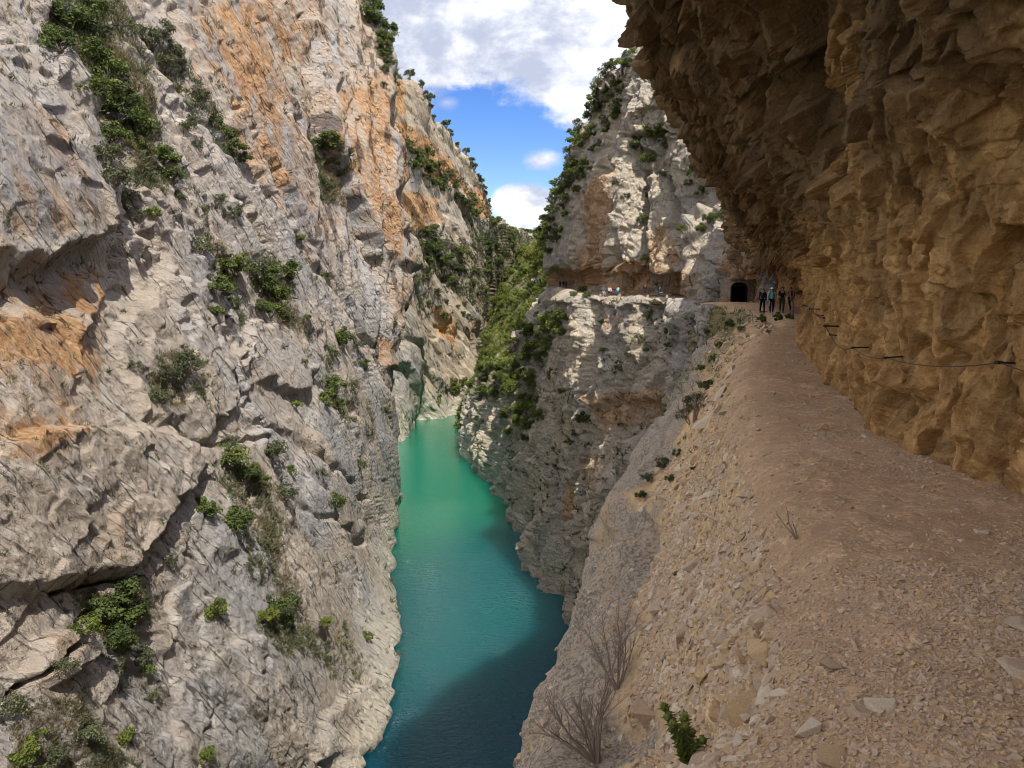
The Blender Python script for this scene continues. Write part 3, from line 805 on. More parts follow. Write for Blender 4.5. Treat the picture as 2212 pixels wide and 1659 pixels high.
zone = nt.math('ADD', nt.attr('zone'), nt.math('MULTIPLY', nt.math('SUBTRACT', g2, 0.5), 0.7))
cpath = nt.mix(nt.ramp(g1, 0.35, 0.65), (0.45, 0.29, 0.165), (0.54, 0.36, 0.215))
cscree = nt.mix(nt.ramp(g1, 0.4, 0.6), (0.62, 0.43, 0.225), (0.54, 0.365, 0.195))
g4 = nt.noise(nt.map(co, (1, 1, 1), loc=(4, 4, 4)), 16.0, 6, 0.7)
cslab = nt.mix(nt.ramp(g4, 0.38, 0.60), (0.19, 0.155, 0.12), (0.43, 0.355, 0.265))
cslab = nt.mix(nt.math('MULTIPLY', nt.ramp(g1, 0.48, 0.66), nt.ramp(g4, 0.36, 0.5)), cslab, (0.44, 0.325, 0.20))
c = nt.mix(nt.ramp(zone, 0.75, 1.25), cpath, cscree)
c = nt.mix(nt.ramp(zone, 1.75, 2.25), c, cslab)
sepc = nt.new('ShaderNodeSeparateColor'); nt.l.new(vo.outputs['Color'], sepc.inputs[0])
onslab = nt.ramp(zone, 1.6, 2.2)
k = nt.math('ADD', nt.math('MULTIPLY_ADD', nt.math('MULTIPLY', sepc.outputs[0], nt.math('MULTIPLY', nt.math('SUBTRACT', 1.0, onslab), nt.ramp(g2, 0.42, 0.65))), 0.5, nt.math('MULTIPLY_ADD', onslab, 0.16, 0.56)), nt.math('MULTIPLY', g3, 0.6))
cmb = nt.new('ShaderNodeCombineColor')
for i in range(3): nt.l.new(k, cmb.inputs[i])
c = nt.mix(1.0, c, cmb.outputs[0], 'MULTIPLY')
mo = nt.math('ADD', nt.attr('moss'), nt.math('MULTIPLY', nt.math('SUBTRACT', g2, 0.5), 1.2))
c = nt.mix(nt.math('MULTIPLY', nt.ramp(mo, 0.45, 0.7), 0.75), c, (0.09, 0.10, 0.04))
nt.l.new(c, b.inputs['Base Color'])
h = nt.math('ADD', nt.math('MULTIPLY', nt.math('MULTIPLY', vo.outputs['Distance'], nt.math('MULTIPLY', nt.math('SUBTRACT', 1.0, onslab), nt.ramp(g2, 0.42, 0.65))), -0.6), nt.math('ADD', nt.math('MULTIPLY', g3, 0.5), nt.math('ADD', nt.math('MULTIPLY', g4, nt.math('MULTIPLY', onslab, 1.8)), nt.math('MULTIPLY', g2, 1.2))))
nt.l.new(nt.bump(h, 0.7, 0.05), b.inputs['Normal'])
def disp_E(c):
    p, X, Y, tr = c['p'].astype(np.float32), c['X'], c['Y'], c['tr'].astype(np.float32)
    tr0 = tr
    tr = tr + 0.3 * fbm(p / 0.7, 3, seed=90) + 0.5 * fbm(p / 2.6, 2, seed=89)
    zone = np.interp(tr, [3.7, 5.1, 6.5, 7.2], [0, 1, 1.2, 2.4])
    far = sstep(18, 40, p[:, 1])
    d = 0.035 * fbm(p / 1.1, 3, seed=91) + 0.018 * fbm(p / 0.2, 2, seed=92)
    f1, e1 = facet(p / np.array([0.75, 0.75, 0.6], np.float32), 12, 0.9)
    f2, e2 = facet(p / 0.22, 13, 0.9)
    s = sstep(4.2, 5.6, tr); sl = sstep(6.5, 7.2, tr)
    outc = sstep(0.0, 0.4, fbm(p / 1.3, 3, seed=93))
    d += s * (1 - 0.5 * sl) * (0.10 * outc * f1 + 0.05 * outc * f2 + 0.07 * fbm(p / 0.7, 3, seed=94))
    f4, e4 = facet(p / np.array([3.5, 3.5, 2.5], np.float32), 14, 0.9)
    f5, e5 = facet(p / 5.0, 15, 0.9)
    f6, e6 = facet(p / np.array([0.9, 0.9, 0.7], np.float32), 23, 1.2, soft=0.12)
    f7, e7 = facet(p / 0.12, 24, 1.0)
    d += sl * (0.36 * f4 + 0.15 * f6 + 0.012 * f7 + 0.10 * fbm(p / 1.2, 4, seed=95) - 0.12 * (1 - sstep(0, .05, e4)))
    d += sstep(8.2, 9, tr0) * 0.9 * f5
    d += far * s * (0.35 * f4 + 0.2 * f1)
    moss = far * s * (0.55 + 0.4 * fbm(p / 2.5, 2, seed=97)) + 0.35 * sstep(9, 16, p[:, 1]) * sstep(5.2, 6.2, tr) * (1 - sl)
    return d, dict(zone=zone, moss=moss)
cliff("trail", NE, disp_E, M_GROUND, "stony footpath with a scree bank falling to the river", outward=(-20, 10, 25), step=2.0)

# ---------------------------------------------------------------- overhanging rock over the trail
FS = [(-12,4.2,1.2,4.4),(-3,4.1,1.2,4.4),(2,4.0,1.3,4.35),(5.8,3.96,1.4,4.3),(8,4.0,1.5,4.25),(10,4.5,1.62,4.2),(12.7,5.3,1.9,4.1),(16.7,6.6,3.2,3.8),(20,7.6,4.6,3.5),
      (25,9.4,6.7,2.95),(30,11.6,8.9,2.1),(36,14.3,11.4,1.6),(44,17.6,14.2,1.8),(52,20.6,16.0,2.4),(60,23.2,17.5,3.2),(66,24.0,18.8,4.2),(71,24.0,20.2,5.0),(76,24.2,21.5,6.5)]
TOPH = [(-12,27),(0,27),(7,27),(14,38),(24,38),(36,32),(48,25),(60,21),(76,20)]  # unseen cliff-top heights, shaped to shade the near water but not the left cliff
NF = []
for y, bx, lx, lz in FS:
    zt = -1.6 if y < 14 else float(np.interp(y, [14, 25, 34, 45, 76], [-1.55, -1.27, -1.65, -1.75, -1.5]))
    hh = lz - zt
    H_ = float(np.interp(y, [a for a, _ in TOPH], [q for _, q in TOPH]))
    w_ = bx - lx
    NF.append([(bx + 0.15, y, zt - 0.7), (bx + 0.05, y, zt), (bx + 0.2, y, zt + 0.17 * hh), (bx + 0.15, y, zt + 0.36 * hh), (bx - 0.10 * w_, y, zt + 0.56 * hh),
               (bx - 0.34 * w_, y, zt + 0.77 * hh), (bx - 0.66 * w_, y, zt + 0.93 * hh), (bx - 0.90 * w_, y, lz), (lx - 0.05, y - 0.1, lz + 0.35), (lx - 0.15, y - 0.2, lz + 1.4),
               (lx + 0.2, y, lz + 4), (lx + 4.6, y, max(lz + 7, H_ * 0.5)), (lx + 9.5, y, max(lz + 10, H_)), (lx + 40, y + 4, max(lz + 10, H_) + 6)])
NF = np.swapaxes(np.array(NF), 0, 1)
def disp_F(c):
    p, X, Y, tr = c['p'].astype(np.float32), c['X'], c['Y'], c['tr'].astype(np.float32)
    wv = np.stack([fbm(p / 1.5, 3, seed=100 + s) for s in (1, 2, 3)], 1)
    a = R(35); rt = np.array([[1, 0, 0], [0, math.cos(a), -math.sin(a)], [0, math.sin(a), math.cos(a)]], np.float32)
    q = (p + wv * 0.25) @ rt
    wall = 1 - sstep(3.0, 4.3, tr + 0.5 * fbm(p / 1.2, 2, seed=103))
    d = 0.55 * fbm(p / np.array([3, 5, 3], np.float32), 3, seed=104)
    f0, e0 = facet(q / np.array([2.4, 2.0, 2.8], np.float32), 16, 1.2, soft=0.07)
    f1, e1 = facet(q / np.array([0.8, 0.6, 1.0], np.float32), 17, 1.7, soft=0.05)
    t1 = facet.cell
    f2, e2 = facet(q / np.array([0.30, 0.2, 0.36], np.float32), 18, 1.5, soft=0.12)
    t2 = facet.cell
    f3, e3 = facet(q / 0.1, 19, 1.2, soft=0.2)
    roof = 1 - wall
    d += roof * 0.42 * f0 + (0.13 + 0.13 * roof) * f1 + (0.06 + 0.05 * roof) * f2 + 0.02 * f3
    d -= roof * (0.35 * (1 - sstep(0, 0.07, e0)) + 0.10 * (1 - sstep(0, 0.08, e1)))
    # upright chiselled fluting of the hewn wall
    fl, el = facet(p / np.array([0.35, 0.28, 1.2], np.float32), 20, 1.4, soft=0.12)
    d += wall * (0.10 * fl + 0.05 * fbm(p / np.array([0.25, 0.25, 0.8], np.float32), 3, seed=105))
    t3 = facet.cell
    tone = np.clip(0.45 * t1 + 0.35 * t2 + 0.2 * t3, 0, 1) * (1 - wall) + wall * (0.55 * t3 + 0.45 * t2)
    far = sstep(20, 45, p[:, 1])
    d += far * 0.35 * f0
    outer = sstep(9.5, 11, tr)
    f6, e6 = facet(p / 4.0, 21, 0.9)
    d += outer * 1.0 * f6
    foot = sstep(0.4, 1.6, tr)
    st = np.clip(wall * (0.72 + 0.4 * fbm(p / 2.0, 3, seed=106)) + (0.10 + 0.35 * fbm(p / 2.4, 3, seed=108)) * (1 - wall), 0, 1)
    vein = poly_sd(X + 40 * fbm(p / 0.8, 2, seed=109), Y, [(1740, -20), (1880, -20), (1905, 200), (1950, 420), (1990, 560), (1850, 420), (1770, 200)])
    st = np.maximum(st, 0.62 * sstep(-25, 35, vein))
    return d * (0.35 + 0.65 * foot), dict(stain=st, moss=np.zeros(len(p)), streak_shade=0.35 + 0.35 * fbm(p / np.array([.8, .8, 3], np.float32), 3, seed=107) - 0.15 * wall + 0.12 * roof, pale=0 * st, tone=tone)  # roof toned darker than the wall: its shade put into the colour
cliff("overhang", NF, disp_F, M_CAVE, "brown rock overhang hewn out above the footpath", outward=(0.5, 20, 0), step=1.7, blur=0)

# ---------------------------------------------------------------- river
M_WATER, nt, b = new_mat("river_water")
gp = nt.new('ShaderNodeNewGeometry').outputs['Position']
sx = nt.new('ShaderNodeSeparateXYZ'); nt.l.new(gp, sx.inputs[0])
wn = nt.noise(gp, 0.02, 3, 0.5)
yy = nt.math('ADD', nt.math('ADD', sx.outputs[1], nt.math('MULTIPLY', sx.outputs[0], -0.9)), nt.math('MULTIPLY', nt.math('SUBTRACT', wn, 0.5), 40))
shade_col = nt.mix(nt.ramp(yy, 70, 120), (0.005, 0.07, 0.11), (0.006, 0.10, 0.11))
c = nt.mix(nt.ramp(yy, 134, 186), shade_col, (0.006, 0.15, 0.092))  # shade on the near river painted into the colour, turquoise beyond it
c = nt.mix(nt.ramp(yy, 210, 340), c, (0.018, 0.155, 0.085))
b.subsurface_method = 'BURLEY'
b.inputs['Subsurface Weight'].default_value = 1.0
b.inputs['Subsurface Radius'].default_value = (1.0, 1.0, 1.0)
b.inputs['Subsurface Scale'].default_value = 14.0
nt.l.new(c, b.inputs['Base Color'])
b.inputs['Roughness'].default_value = 0.05
b.inputs['Specular IOR Level'].default_value = 0.5
b.inputs['IOR'].default_value = 1.333
rp = nt.map(gp, (0.75, 1.5, 1))
r1 = nt.noise(rp, 0.9, 4, 0.6, 0.6); r2 = nt.noise(rp, 3.0, 3, 0.55, 0.3)
calm = nt.ramp(sx.outputs[1], 190, 120)
hgt = nt.math('ADD', r1, nt.math('MULTIPLY', r2, 0.35))
bp = nt.new('ShaderNodeBump'); bp.inputs['Distance'].default_value = 1.1
nt.l.new(nt.math('MULTIPLY_ADD', calm, 0.8, 0.10), bp.inputs['Strength'])
nt.l.new(hgt, bp.inputs['Height']); nt.l.new(bp.outputs[0], b.inputs['Normal'])
wx = np.array([-70, 60.]); wy = np.array([-40, 480.])
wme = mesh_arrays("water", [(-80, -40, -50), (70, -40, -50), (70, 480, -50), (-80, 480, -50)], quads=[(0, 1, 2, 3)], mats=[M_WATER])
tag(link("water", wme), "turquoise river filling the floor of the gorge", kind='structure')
# ground far beyond, to the horizon
gme = mesh_arrays("ground", [(-6000, -6000, -75), (6000, -6000, -75), (6000, 6000, -75), (-6000, 6000, -75)], quads=[(0, 1, 2, 3)], mats=[M_HILL])
tag(link("ground", gme), kind='structure')
# ================================================================ things
ORD = ["first","second","third","fourth","fifth","sixth","seventh","eighth","ninth","tenth","eleventh","twelfth","thirteenth","fourteenth","fifteenth","sixteenth","seventeenth","eighteenth","nineteenth"]
def ordinal(i):
    if i >= 99: return "hundredth" if i == 99 else "hundred-and-" + ordinal(i - 100)
    if i < 19: return ORD[i]
    t = {2: "twenty", 3: "thirty", 4: "forty", 5: "fifty", 6: "sixty", 7: "seventy", 8: "eighty", 9: "ninety"}[(i + 1) // 10]
    u = (i + 1) % 10
    return {"twenty": "twentieth", "thirty": "thirtieth", "forty": "fortieth", "fifty": "fiftieth", "sixty": "sixtieth", "seventy": "seventieth", "eighty": "eightieth", "ninety": "ninetieth"}[t] if u == 0 else t + "-" + ORD[u - 1]
def plain_mat(name, col, rough=0.8, var=0.25, scale=20.0, spec=0.2, metal=0.0):
    m, nt, b = new_mat(name)
    co = nt.new('ShaderNodeTexCoord').outputs['Object']
    n = nt.noise(co, scale, 4, 0.6)
    lo = tuple(c * (1 - var) for c in col); hi = tuple(min(1, c * (1 + var)) for c in col)
    nt.l.new(nt.mix(n, lo, hi), b.inputs['Base Color'])
    b.inputs['Roughness'].default_value = rough
    b.inputs['Specular IOR Level'].default_value = spec
    b.inputs['Metallic'].default_value = metal
    return m
def bm_mesh(name, bm, mat, smooth=False):
    me = bpy.data.meshes.new(name)
    bm.normal_update()
    bm.to_mesh(me); bm.free()
    me.materials.append(mat)
    if smooth:
        me.polygons.foreach_set('use_smooth', np.ones(len(me.polygons), bool))
    return me
def bm_box(bm, c, s, rot=None, bevel=0.0):
    g = bmesh.ops.create_cube(bm, size=1.0)
    bmesh.ops.scale(bm, vec=Vector(s), verts=g['verts'])
    if bevel:
        es = list({e for v in g['verts'] for e in v.link_edges})
        r = bmesh.ops.bevel(bm, geom=es, offset=bevel, segments=2, affect='EDGES', profile=0.5)
        vs = list({v for f in r['faces'] for v in f.verts} | {v for v in g['verts'] if v.is_valid})
    else:
        vs = g['verts']
    if rot is not None:
        bmesh.ops.rotate(bm, cent=(0, 0, 0), matrix=rot, verts=vs)
    bmesh.ops.translate(bm, vec=Vector(c), verts=vs)
    return vs
def bm_tube(bm, pts, r0, r1=None, n=6, cap=True):
    """Tapered tube through points."""
    pts = [Vector(p) for p in pts]
    r1 = r0 if r1 is None else r1
    rings = []
    for i, p in enumerate(pts):
        t = (pts[min(i + 1, len(pts) - 1)] - pts[max(i - 1, 0)]).normalized()
        a = t.orthogonal().normalized() if i == 0 else (prev - t * prev.dot(t)).normalized()
        prev = a
        bb = t.cross(a)
        r = r0 + (r1 - r0) * i / max(1, len(pts) - 1)
        rings.append([bm.verts.new(p + (a * math.cos(6.2832 * k / n) + bb * math.sin(6.2832 * k / n)) * r) for k in range(n)])
    for A_, B_ in zip(rings[:-1], rings[1:]):
        for k in range(n):
            bm.faces.new((A_[k], A_[(k + 1) % n], B_[(k + 1) % n], B_[k]))
    if cap:
        bm.faces.new(rings[0][::-1]); bm.faces.new(rings[-1])
    return rings

# ---------------------------------------------------------------- stones
def stone_shape(seed, flat=0.6):
    r = random.Random(seed)
    bm = bmesh.new()
    for _ in range(11):
        v = Vector((r.gauss(0, 1), r.gauss(0, 1), r.gauss(0, 1))).normalized()
        m = max(abs(v.x), abs(v.y), abs(v.z))
        v = v / m * r.uniform(0.75, 1.0)
        bm.verts.new((v.x * r.uniform(.8, 1), v.y * 0.72, v.z * flat))
    res = bmesh.ops.convex_hull(bm, input=bm.verts)
    bmesh.ops.delete(bm, geom=[v for v in bm.verts if not v.link_faces], context='VERTS')
    bmesh.ops.triangulate(bm, faces=bm.faces)
    bm.verts.index_update()
    v = np.array([p.co[:] for p in bm.verts]) * 0.5
    t = np.array([[q.index for q in f.verts] for f in bm.faces])
    bm.free()
    return v, t
STONES = [stone_shape(100 + k, 0.35 + 0.07 * (k % 5)) for k in range(14)]
M_STONE, nt, b = new_mat("broken_limestone")
co = nt.new('ShaderNodeTexCoord').outputs['Object']
tn = nt.attr('tone')
n = nt.noise(co, 30.0, 4, 0.6)
c = nt.mix(nt.ramp(tn, 0.0, 0.5), (0.48, 0.325, 0.165), (0.45, 0.33, 0.225))
c = nt.mix(nt.ramp(tn, 0.5, 1.0), c, (0.58, 0.47, 0.335))
v = nt.math('MULTIPLY_ADD', n, 0.7, 0.62)
cmb = nt.new('ShaderNodeCombineColor')
for i in range(3): nt.l.new(v, cmb.inputs[i])
c = nt.mix(1.0, c, cmb.outputs[0], 'MULTIPLY')
nt.l.new(c, b.inputs['Base Color'])
nt.l.new(nt.bump(n, 0.5, 0.02), b.inputs['Normal'])
def rand_rots(n, tiltmax):
    """Random rotation matrices, mostly lying flat."""
    a = rng.random(n) * 6.2832; tx = rng.normal(0, tiltmax, n); ty = rng.normal(0, tiltmax, n)
    ca, sa = np.cos(a), np.sin(a)
    Z = np.zeros((n, 3, 3)); Z[:, 0, 0] = ca; Z[:, 0, 1] = -sa; Z[:, 1, 0] = sa; Z[:, 1, 1] = ca; Z[:, 2, 2] = 1
    X_ = np.zeros((n, 3, 3)); X_[:, 0, 0] = 1; X_[:, 1, 1] = np.cos(tx); X_[:, 1, 2] = -np.sin(tx); X_[:, 2, 1] = np.sin(tx); X_[:, 2, 2] = np.cos(tx)
    Y_ = np.zeros((n, 3, 3)); Y_[:, 1, 1] = 1; Y_[:, 0, 0] = np.cos(ty); Y_[:, 0, 2] = np.sin(ty); Y_[:, 2, 0] = -np.sin(ty); Y_[:, 2, 2] = np.cos(ty)
    return np.einsum('nij,njk,nkl->nil', Y_, X_, Z)
def align_to(nrm):
    """Matrices whose z axis is the given normal."""
    z = nrm / np.linalg.norm(nrm, axis=1, keepdims=True)
    x = np.cross(np.array([0, 1.0, 0.001]), z); x /= np.linalg.norm(x, axis=1, keepdims=True)
    y = np.cross(z, x)
    return np.stack([x, y, z], 2)
gs = SURF["trail"]
gv, gq = gs['v'], gs['q']
gzone = np.empty(len(gv), np.float32); gs['obj'].data.attributes['zone'].data.foreach_get('value', gzone)
fc = gv[gq].mean(1); fz = gzone[gq].mean(1)
fa = np.linalg.norm(np.cross(gv[gq[:, 2]] - gv[gq[:, 0]], gv[gq[:, 3]] - gv[gq[:, 1]]), axis=1) * 0.5
fn = np.cross(gv[gq[:, 2]] - gv[gq[:, 0]], gv[gq[:, 3]] - gv[gq[:, 1]]); fn /= np.linalg.norm(fn, axis=1, keepdims=True) + 1e-9
fn *= np.sign(fn[:, 2:3] + 1e-9)
fX, fY = proj(fc); fdist = np.linalg.norm(fc, axis=1)
fvis = (fc[:, 1] > 0.8) & (fX > -60) & (fX < 2290) & (fY < 1760) & (fY > 500)
def scatter(n, mask, weight):
    w_ = np.where(mask, weight, 0).astype(np.float64); w_ /= w_.sum()
    f = rng.choice(len(fa), n, p=w_)
    a, b_ = rng.random(n), rng.random(n)
    q = gv[gq[f]]
    p = (q[:, 0] * ((1 - a) * (1 - b_))[:, None] + q[:, 1] * (a * (1 - b_))[:, None] + q[:, 2] * (a * b_)[:, None] + q[:, 3] * ((1 - a) * b_)[:, None])
    return p, f
def build_stones(name, batches):
    V, T, TN, off = [], [], [], 0
    for p, f, size, tone in batches:
        M = np.einsum('nij,njk->nik', align_to(fn[f] + np.array([0, 0, 0.6])), rand_rots(len(p), 0.3))
        sh = rng.integers(0, len(STONES), len(p))
        for k, (sv, st) in enumerate(STONES):
            ix = np.where(sh == k)[0]
            if not len(ix): continue
            asp = 0.75 + 0.5 * rng.random((len(ix), 1, 3))
            vv = np.einsum('nij,nvj->nvi', M[ix], sv[None] * asp * size[ix][:, None, None])
            vv += p[ix][:, None, :] + fn[f[ix]][:, None, :] * (size[ix] * 0.03)[:, None, None]
            V.append(vv.reshape(-1, 3))
            T.append((st[None] + (np.arange(len(ix)) * len(sv))[:, None, None] + off).reshape(-1, 3))
            TN.append(np.repeat(tone[ix], len(sv)))
            off += len(ix) * len(sv)
    me = mesh_arrays(name, np.concatenate(V), tris=np.concatenate(T), mats=[M_STONE])
    set_attr(me, 'tone', np.concatenate(TN))
    return link(name, me)
bat = []
lod = np.clip(7.0 / fdist, 0, 1) ** 1.3
clus = sstep(-0.25, 0.45, fbm(fc.astype(np.float32) / 1.1, 3, seed=140))       # stones lie in drifts
path_m = fvis & (fz < 0.55) & (fdist < 30)
scree_m = fvis & (fz >= 0.45) & (fz < 1.75) & (fdist < 34)
p, f = scatter(20000, path_m & (fdist < 12), fa * lod * (0.14 + clus ** 1.5)); bat.append((p, f, np.exp(rng.normal(-4.15, 0.42, len(p))), rng.random(len(p)) * 0.75))
p, f = scatter(4200, path_m, fa * (0.08 + clus ** 1.5) * np.clip(14 / fdist, 0, 1)); bat.append((p, f, np.exp(rng.normal(-3.3, 0.42, len(p))), rng.random(len(p)) * 0.8))
p, f = scatter(24000, scree_m & (fdist < 14), fa * lod * (0.25 + clus) * (0.25 + 0.75 * sstep(1050, 1350, fY))); bat.append((p, f, np.exp(rng.normal(-3.65, 0.5, len(p))), rng.random(len(p))))
p, f = scatter(7000, scree_m, fa * (0.2 + clus) * sstep(1000, 1350, fY + 0.12 * (2212 - fX)) ); bat.append((p, f, np.exp(rng.normal(-2.75, 0.42, len(p))), rng.random(len(p))))
p, f = scatter(900, fvis & (fz > 0.7) & (fz < 2.0) & (fdist > 9) & (fdist < 45), fa); bat.append((p, f, np.exp(rng.normal(-1.9, 0.5, len(p))), rng.random(len(p))))
p, f = scatter(15000, fvis & (fz < 0.7) & (fdist < 6.5), fa * (0.25 + clus) * sstep(1150, 1420, fY)); bat.append((p, f, np.exp(np.clip(rng.normal(-4.1, 0.5, len(p)), -9, -3.0)), rng.random(len(p)) * 0.7))
p, f = scatter(2600, fvis & (fz >= 1.7) & (fdist < 16), fa * (0.05 + clus ** 2)); bat.append((p, f, np.exp(rng.normal(-3.3, 0.55, len(p))), rng.random(len(p))))
wallfoot = fvis & (fz < 0.5) & (fdist < 26)
trg = build_stones("gravel", bat)
tag(trg, "loose broken gravel over the footpath and the scree bank", "gravel", kind='stuff')

# the 280 stones that show largest, each a thing
def stone_obj(name, p, nrm, size, tone, k, squash=(1, 1, 1)):
    sv, st = STONES[k % len(STONES)]
    key = (k % len(STONES), int(tone * 3.99))
    if key not in stone_obj.cache:
        bm = bmesh.new()
        vs = [bm.verts.new(q) for q in sv]
        for t in st: bm.faces.new([vs[i] for i in t])
        bmesh.ops.bevel(bm, geom=list(bm.edges), offset=0.018, segments=1, affect='EDGES')
        me = bm_mesh("stone", bm, M_STONE)
        set_attr(me, 'tone', np.full(len(me.vertices), (int(tone * 3.99) + 0.5) / 4))
        stone_obj.cache[key] = me
    o = link(name, stone_obj.cache[key])
    z = (Vector(nrm) + Vector((0, 0, 0.5))).normalized()
    o.rotation_euler = (z.to_track_quat('Z', 'Y') @ Matrix.Rotation(random.uniform(0, 6.28), 3, 'Z').to_quaternion()).to_euler()
    o.scale = (size * squash[0], size * squash[1], size * squash[2])
    o.location = Vector(p) + Vector(nrm) * size * -0.02
    return o
stone_obj.cache = {}
TONES = ["ochre", "pinkish tan", "tan", "pale"]
NAMED_ROCKS = [  # px, py, size m, tone, label
 (2205,1352,0.2,0.6,"long pale slab of rock at the wall side of the path"),
 (2150,1022,0.5,0.5,"wide flat rock lying in the dark foot of the overhang wall"),
 (2205,1450,0.2,0.6,"grey rock beside the path, just nearer than the long pale slab"),
 (1795,1440,0.16,0.4,"blocky tan rock at the top of the scree bank"),
 (1650,1400,0.26,0.2,"squat ochre boulder half sunk in the middle of the scree bank"),
 (1660,1330,0.24,0.3,"square tan block on the upper scree above the squat ochre boulder"),
 (1905,1530,0.17,0.9,"pale angular rock at the edge of the coarse gravel by the path"),
 (1855,1545,0.15,0.3,"ochre rock beside the pale angular one by the path"),
 (1560,1390,0.3,0.6,"tan block standing on the scree above the leafless bush"),
 (1525,1440,0.34,0.2,"dark ochre rock wedged in the scree above the leafless bush"),
 (1620,1540,0.36,0.1,"upright ochre boulder in the scree right of the leafy green plant"),
 (1690,1500,0.14,0.95,"white rock on the scree between the ochre boulders"),
 (1500,1290,0.3,0.5,"tan block at the upper end of the stony drift on the bank"),
 (1740,1580,0.16,0.95,"pale triangular rock near the bottom of the scree"),
 (1480,1370,0.32,0.3,"brown rock at the outer edge of the scree"),
 (1900,745,0.5,0.8,"pale flat rock on the path before the crest"),
 (1830,860,0.32,0.5,"flat grey rock in the middle of the path"),
 (1800,1640,0.18,0.1,"orange brown rock in the gravel at the foot of the scree"),
]
for k, (px, py, s, t, lab) in enumerate(NAMED_ROCKS):
    h_ = hit("trail", px, py)
    if h_ is None: continue
    sq = (1.5, 1.1, 0.75) if k in (0, 1, 15, 16) else (1, 1, 1.2)
    tag(stone_obj("rock", h_[0], h_[1], s, t, k + 3, sq), lab, "rock", "larger rocks by the path")
BLOCKS = [(1335,1560,.55,.2),(1390,1590,.5,.1),(1430,1530,.45,.2),(1360,1480,.5,.3),(1450,1450,.42,.2),(1410,1400,.4,.1),(1470,1560,.4,.3),(1395,1650,.45,.2),(1540,1590,.34,.15),(1440,1330,.4,.3),(1500,1400,.3,.2),(1415,1280,.4,.3)]
for k, (px, py, s, t) in enumerate(BLOCKS):
    h_ = hit("trail", px, py)
    if h_ is None: continue
    tag(stone_obj("rock", h_[0] - Vector(h_[1]) * 0.10, h_[1], s, t, k + 40, (1.3, 1.0, 1.1)), f"tan bedrock block on the outer rim of the scree, {ordinal(k)} of twelve", "rock", "bedrock blocks along the rim of the scree")
NS = 268
p, f = scatter(NS * 3, scree_m & (fdist < 13) & (fX > 1250) & (fX < 2212) & (fY < 1659), fa * (0.2 + clus) * np.clip(5.0 / fdist, 0.2, 1) ** 2 * (0.1 + sstep(1100, 1350, fY)))
sz = np.exp(rng.normal(-2.15, 0.28, len(p)))
order = np.argsort(-sz / np.linalg.norm(p, axis=1))[:NS]
sX, sY = proj(p[order])
rows_ = {}
for j, i in enumerate(order):
    t = rng.random()
    o = stone_obj("stone", p[i], fn[f[i]], float(sz[i]), t, int(rng.integers(0, 999)))
    big = "large" if sz[i] > 0.125 else ("fist-sized" if sz[i] < 0.10 else "medium")
    where = "beside the path" if fz[f[i]] < 0.8 else ("on the upper scree bank" if sY[j] < 1380 else "on the lower scree bank")
    tag(o, f"{big} {TONES[int(t * 3.99)]} broken stone {where}", "stone", "broken stones on the scree bank")

# ---------------------------------------------------------------- foliage prototypes
def foliage_mat(name, dark, mid, light):
    m, nt, b = new_mat(name)
    t = nt.attr('tone')
    oi = nt.new('ShaderNodeObjectInfo').outputs['Random']
    t2 = nt.math('ADD', t, nt.math('MULTIPLY_ADD', oi, 0.4, -0.2))
    c = nt.mix(nt.ramp(t2, 0.0, 0.55), dark, mid)
    c = nt.mix(nt.ramp(t2, 0.55, 1.05), c, light)
    nt.l.new(c, b.inputs['Base Color'])
    b.inputs['Roughness'].default_value = 0.6
    b.inputs['Specular IOR Level'].default_value = 0.25
    tr = nt.new('ShaderNodeBsdfTranslucent')
    nt.l.new(nt.mix(1.0, c, (1.1, 1.2, 0.6), 'MULTIPLY'), tr.inputs['Color'])
    mx = nt.new('ShaderNodeMixShader'); mx.inputs[0].default_value = 0.28
    out = next(n_ for n_ in nt.n if n_.bl_idname == 'ShaderNodeOutputMaterial')
    nt.l.new(b.outputs[0], mx.inputs[1]); nt.l.new(tr.outputs[0], mx.inputs[2]); nt.l.new(mx.outputs[0], out.inputs['Surface'])
    return m
M_DARKLEAF = foliage_mat("evergreen_oak_leaves", (0.032, 0.05, 0.015), (0.085, 0.115, 0.03), (0.18, 0.20, 0.055))
M_OLIVE = foliage_mat("juniper_leaves", (0.04, 0.052, 0.025), (0.09, 0.10, 0.05), (0.17, 0.175, 0.095))
M_BRIGHT = foliage_mat("boxwood_leaves", (0.05, 0.07, 0.012), (0.13, 0.16, 0.03), (0.25, 0.27, 0.07))
M_DRY = foliage_mat("dry_grass_blades", (0.07, 0.055, 0.03), (0.16, 0.13, 0.07), (0.26, 0.22, 0.12))
M_BARK = plain_mat("grey_bark", (0.15, 0.125, 0.10), 0.9, 0.35, 30)
M_TWIG = plain_mat("brown_twigs", (0.21, 0.155, 0.115), 0.85, 0.3, 40)
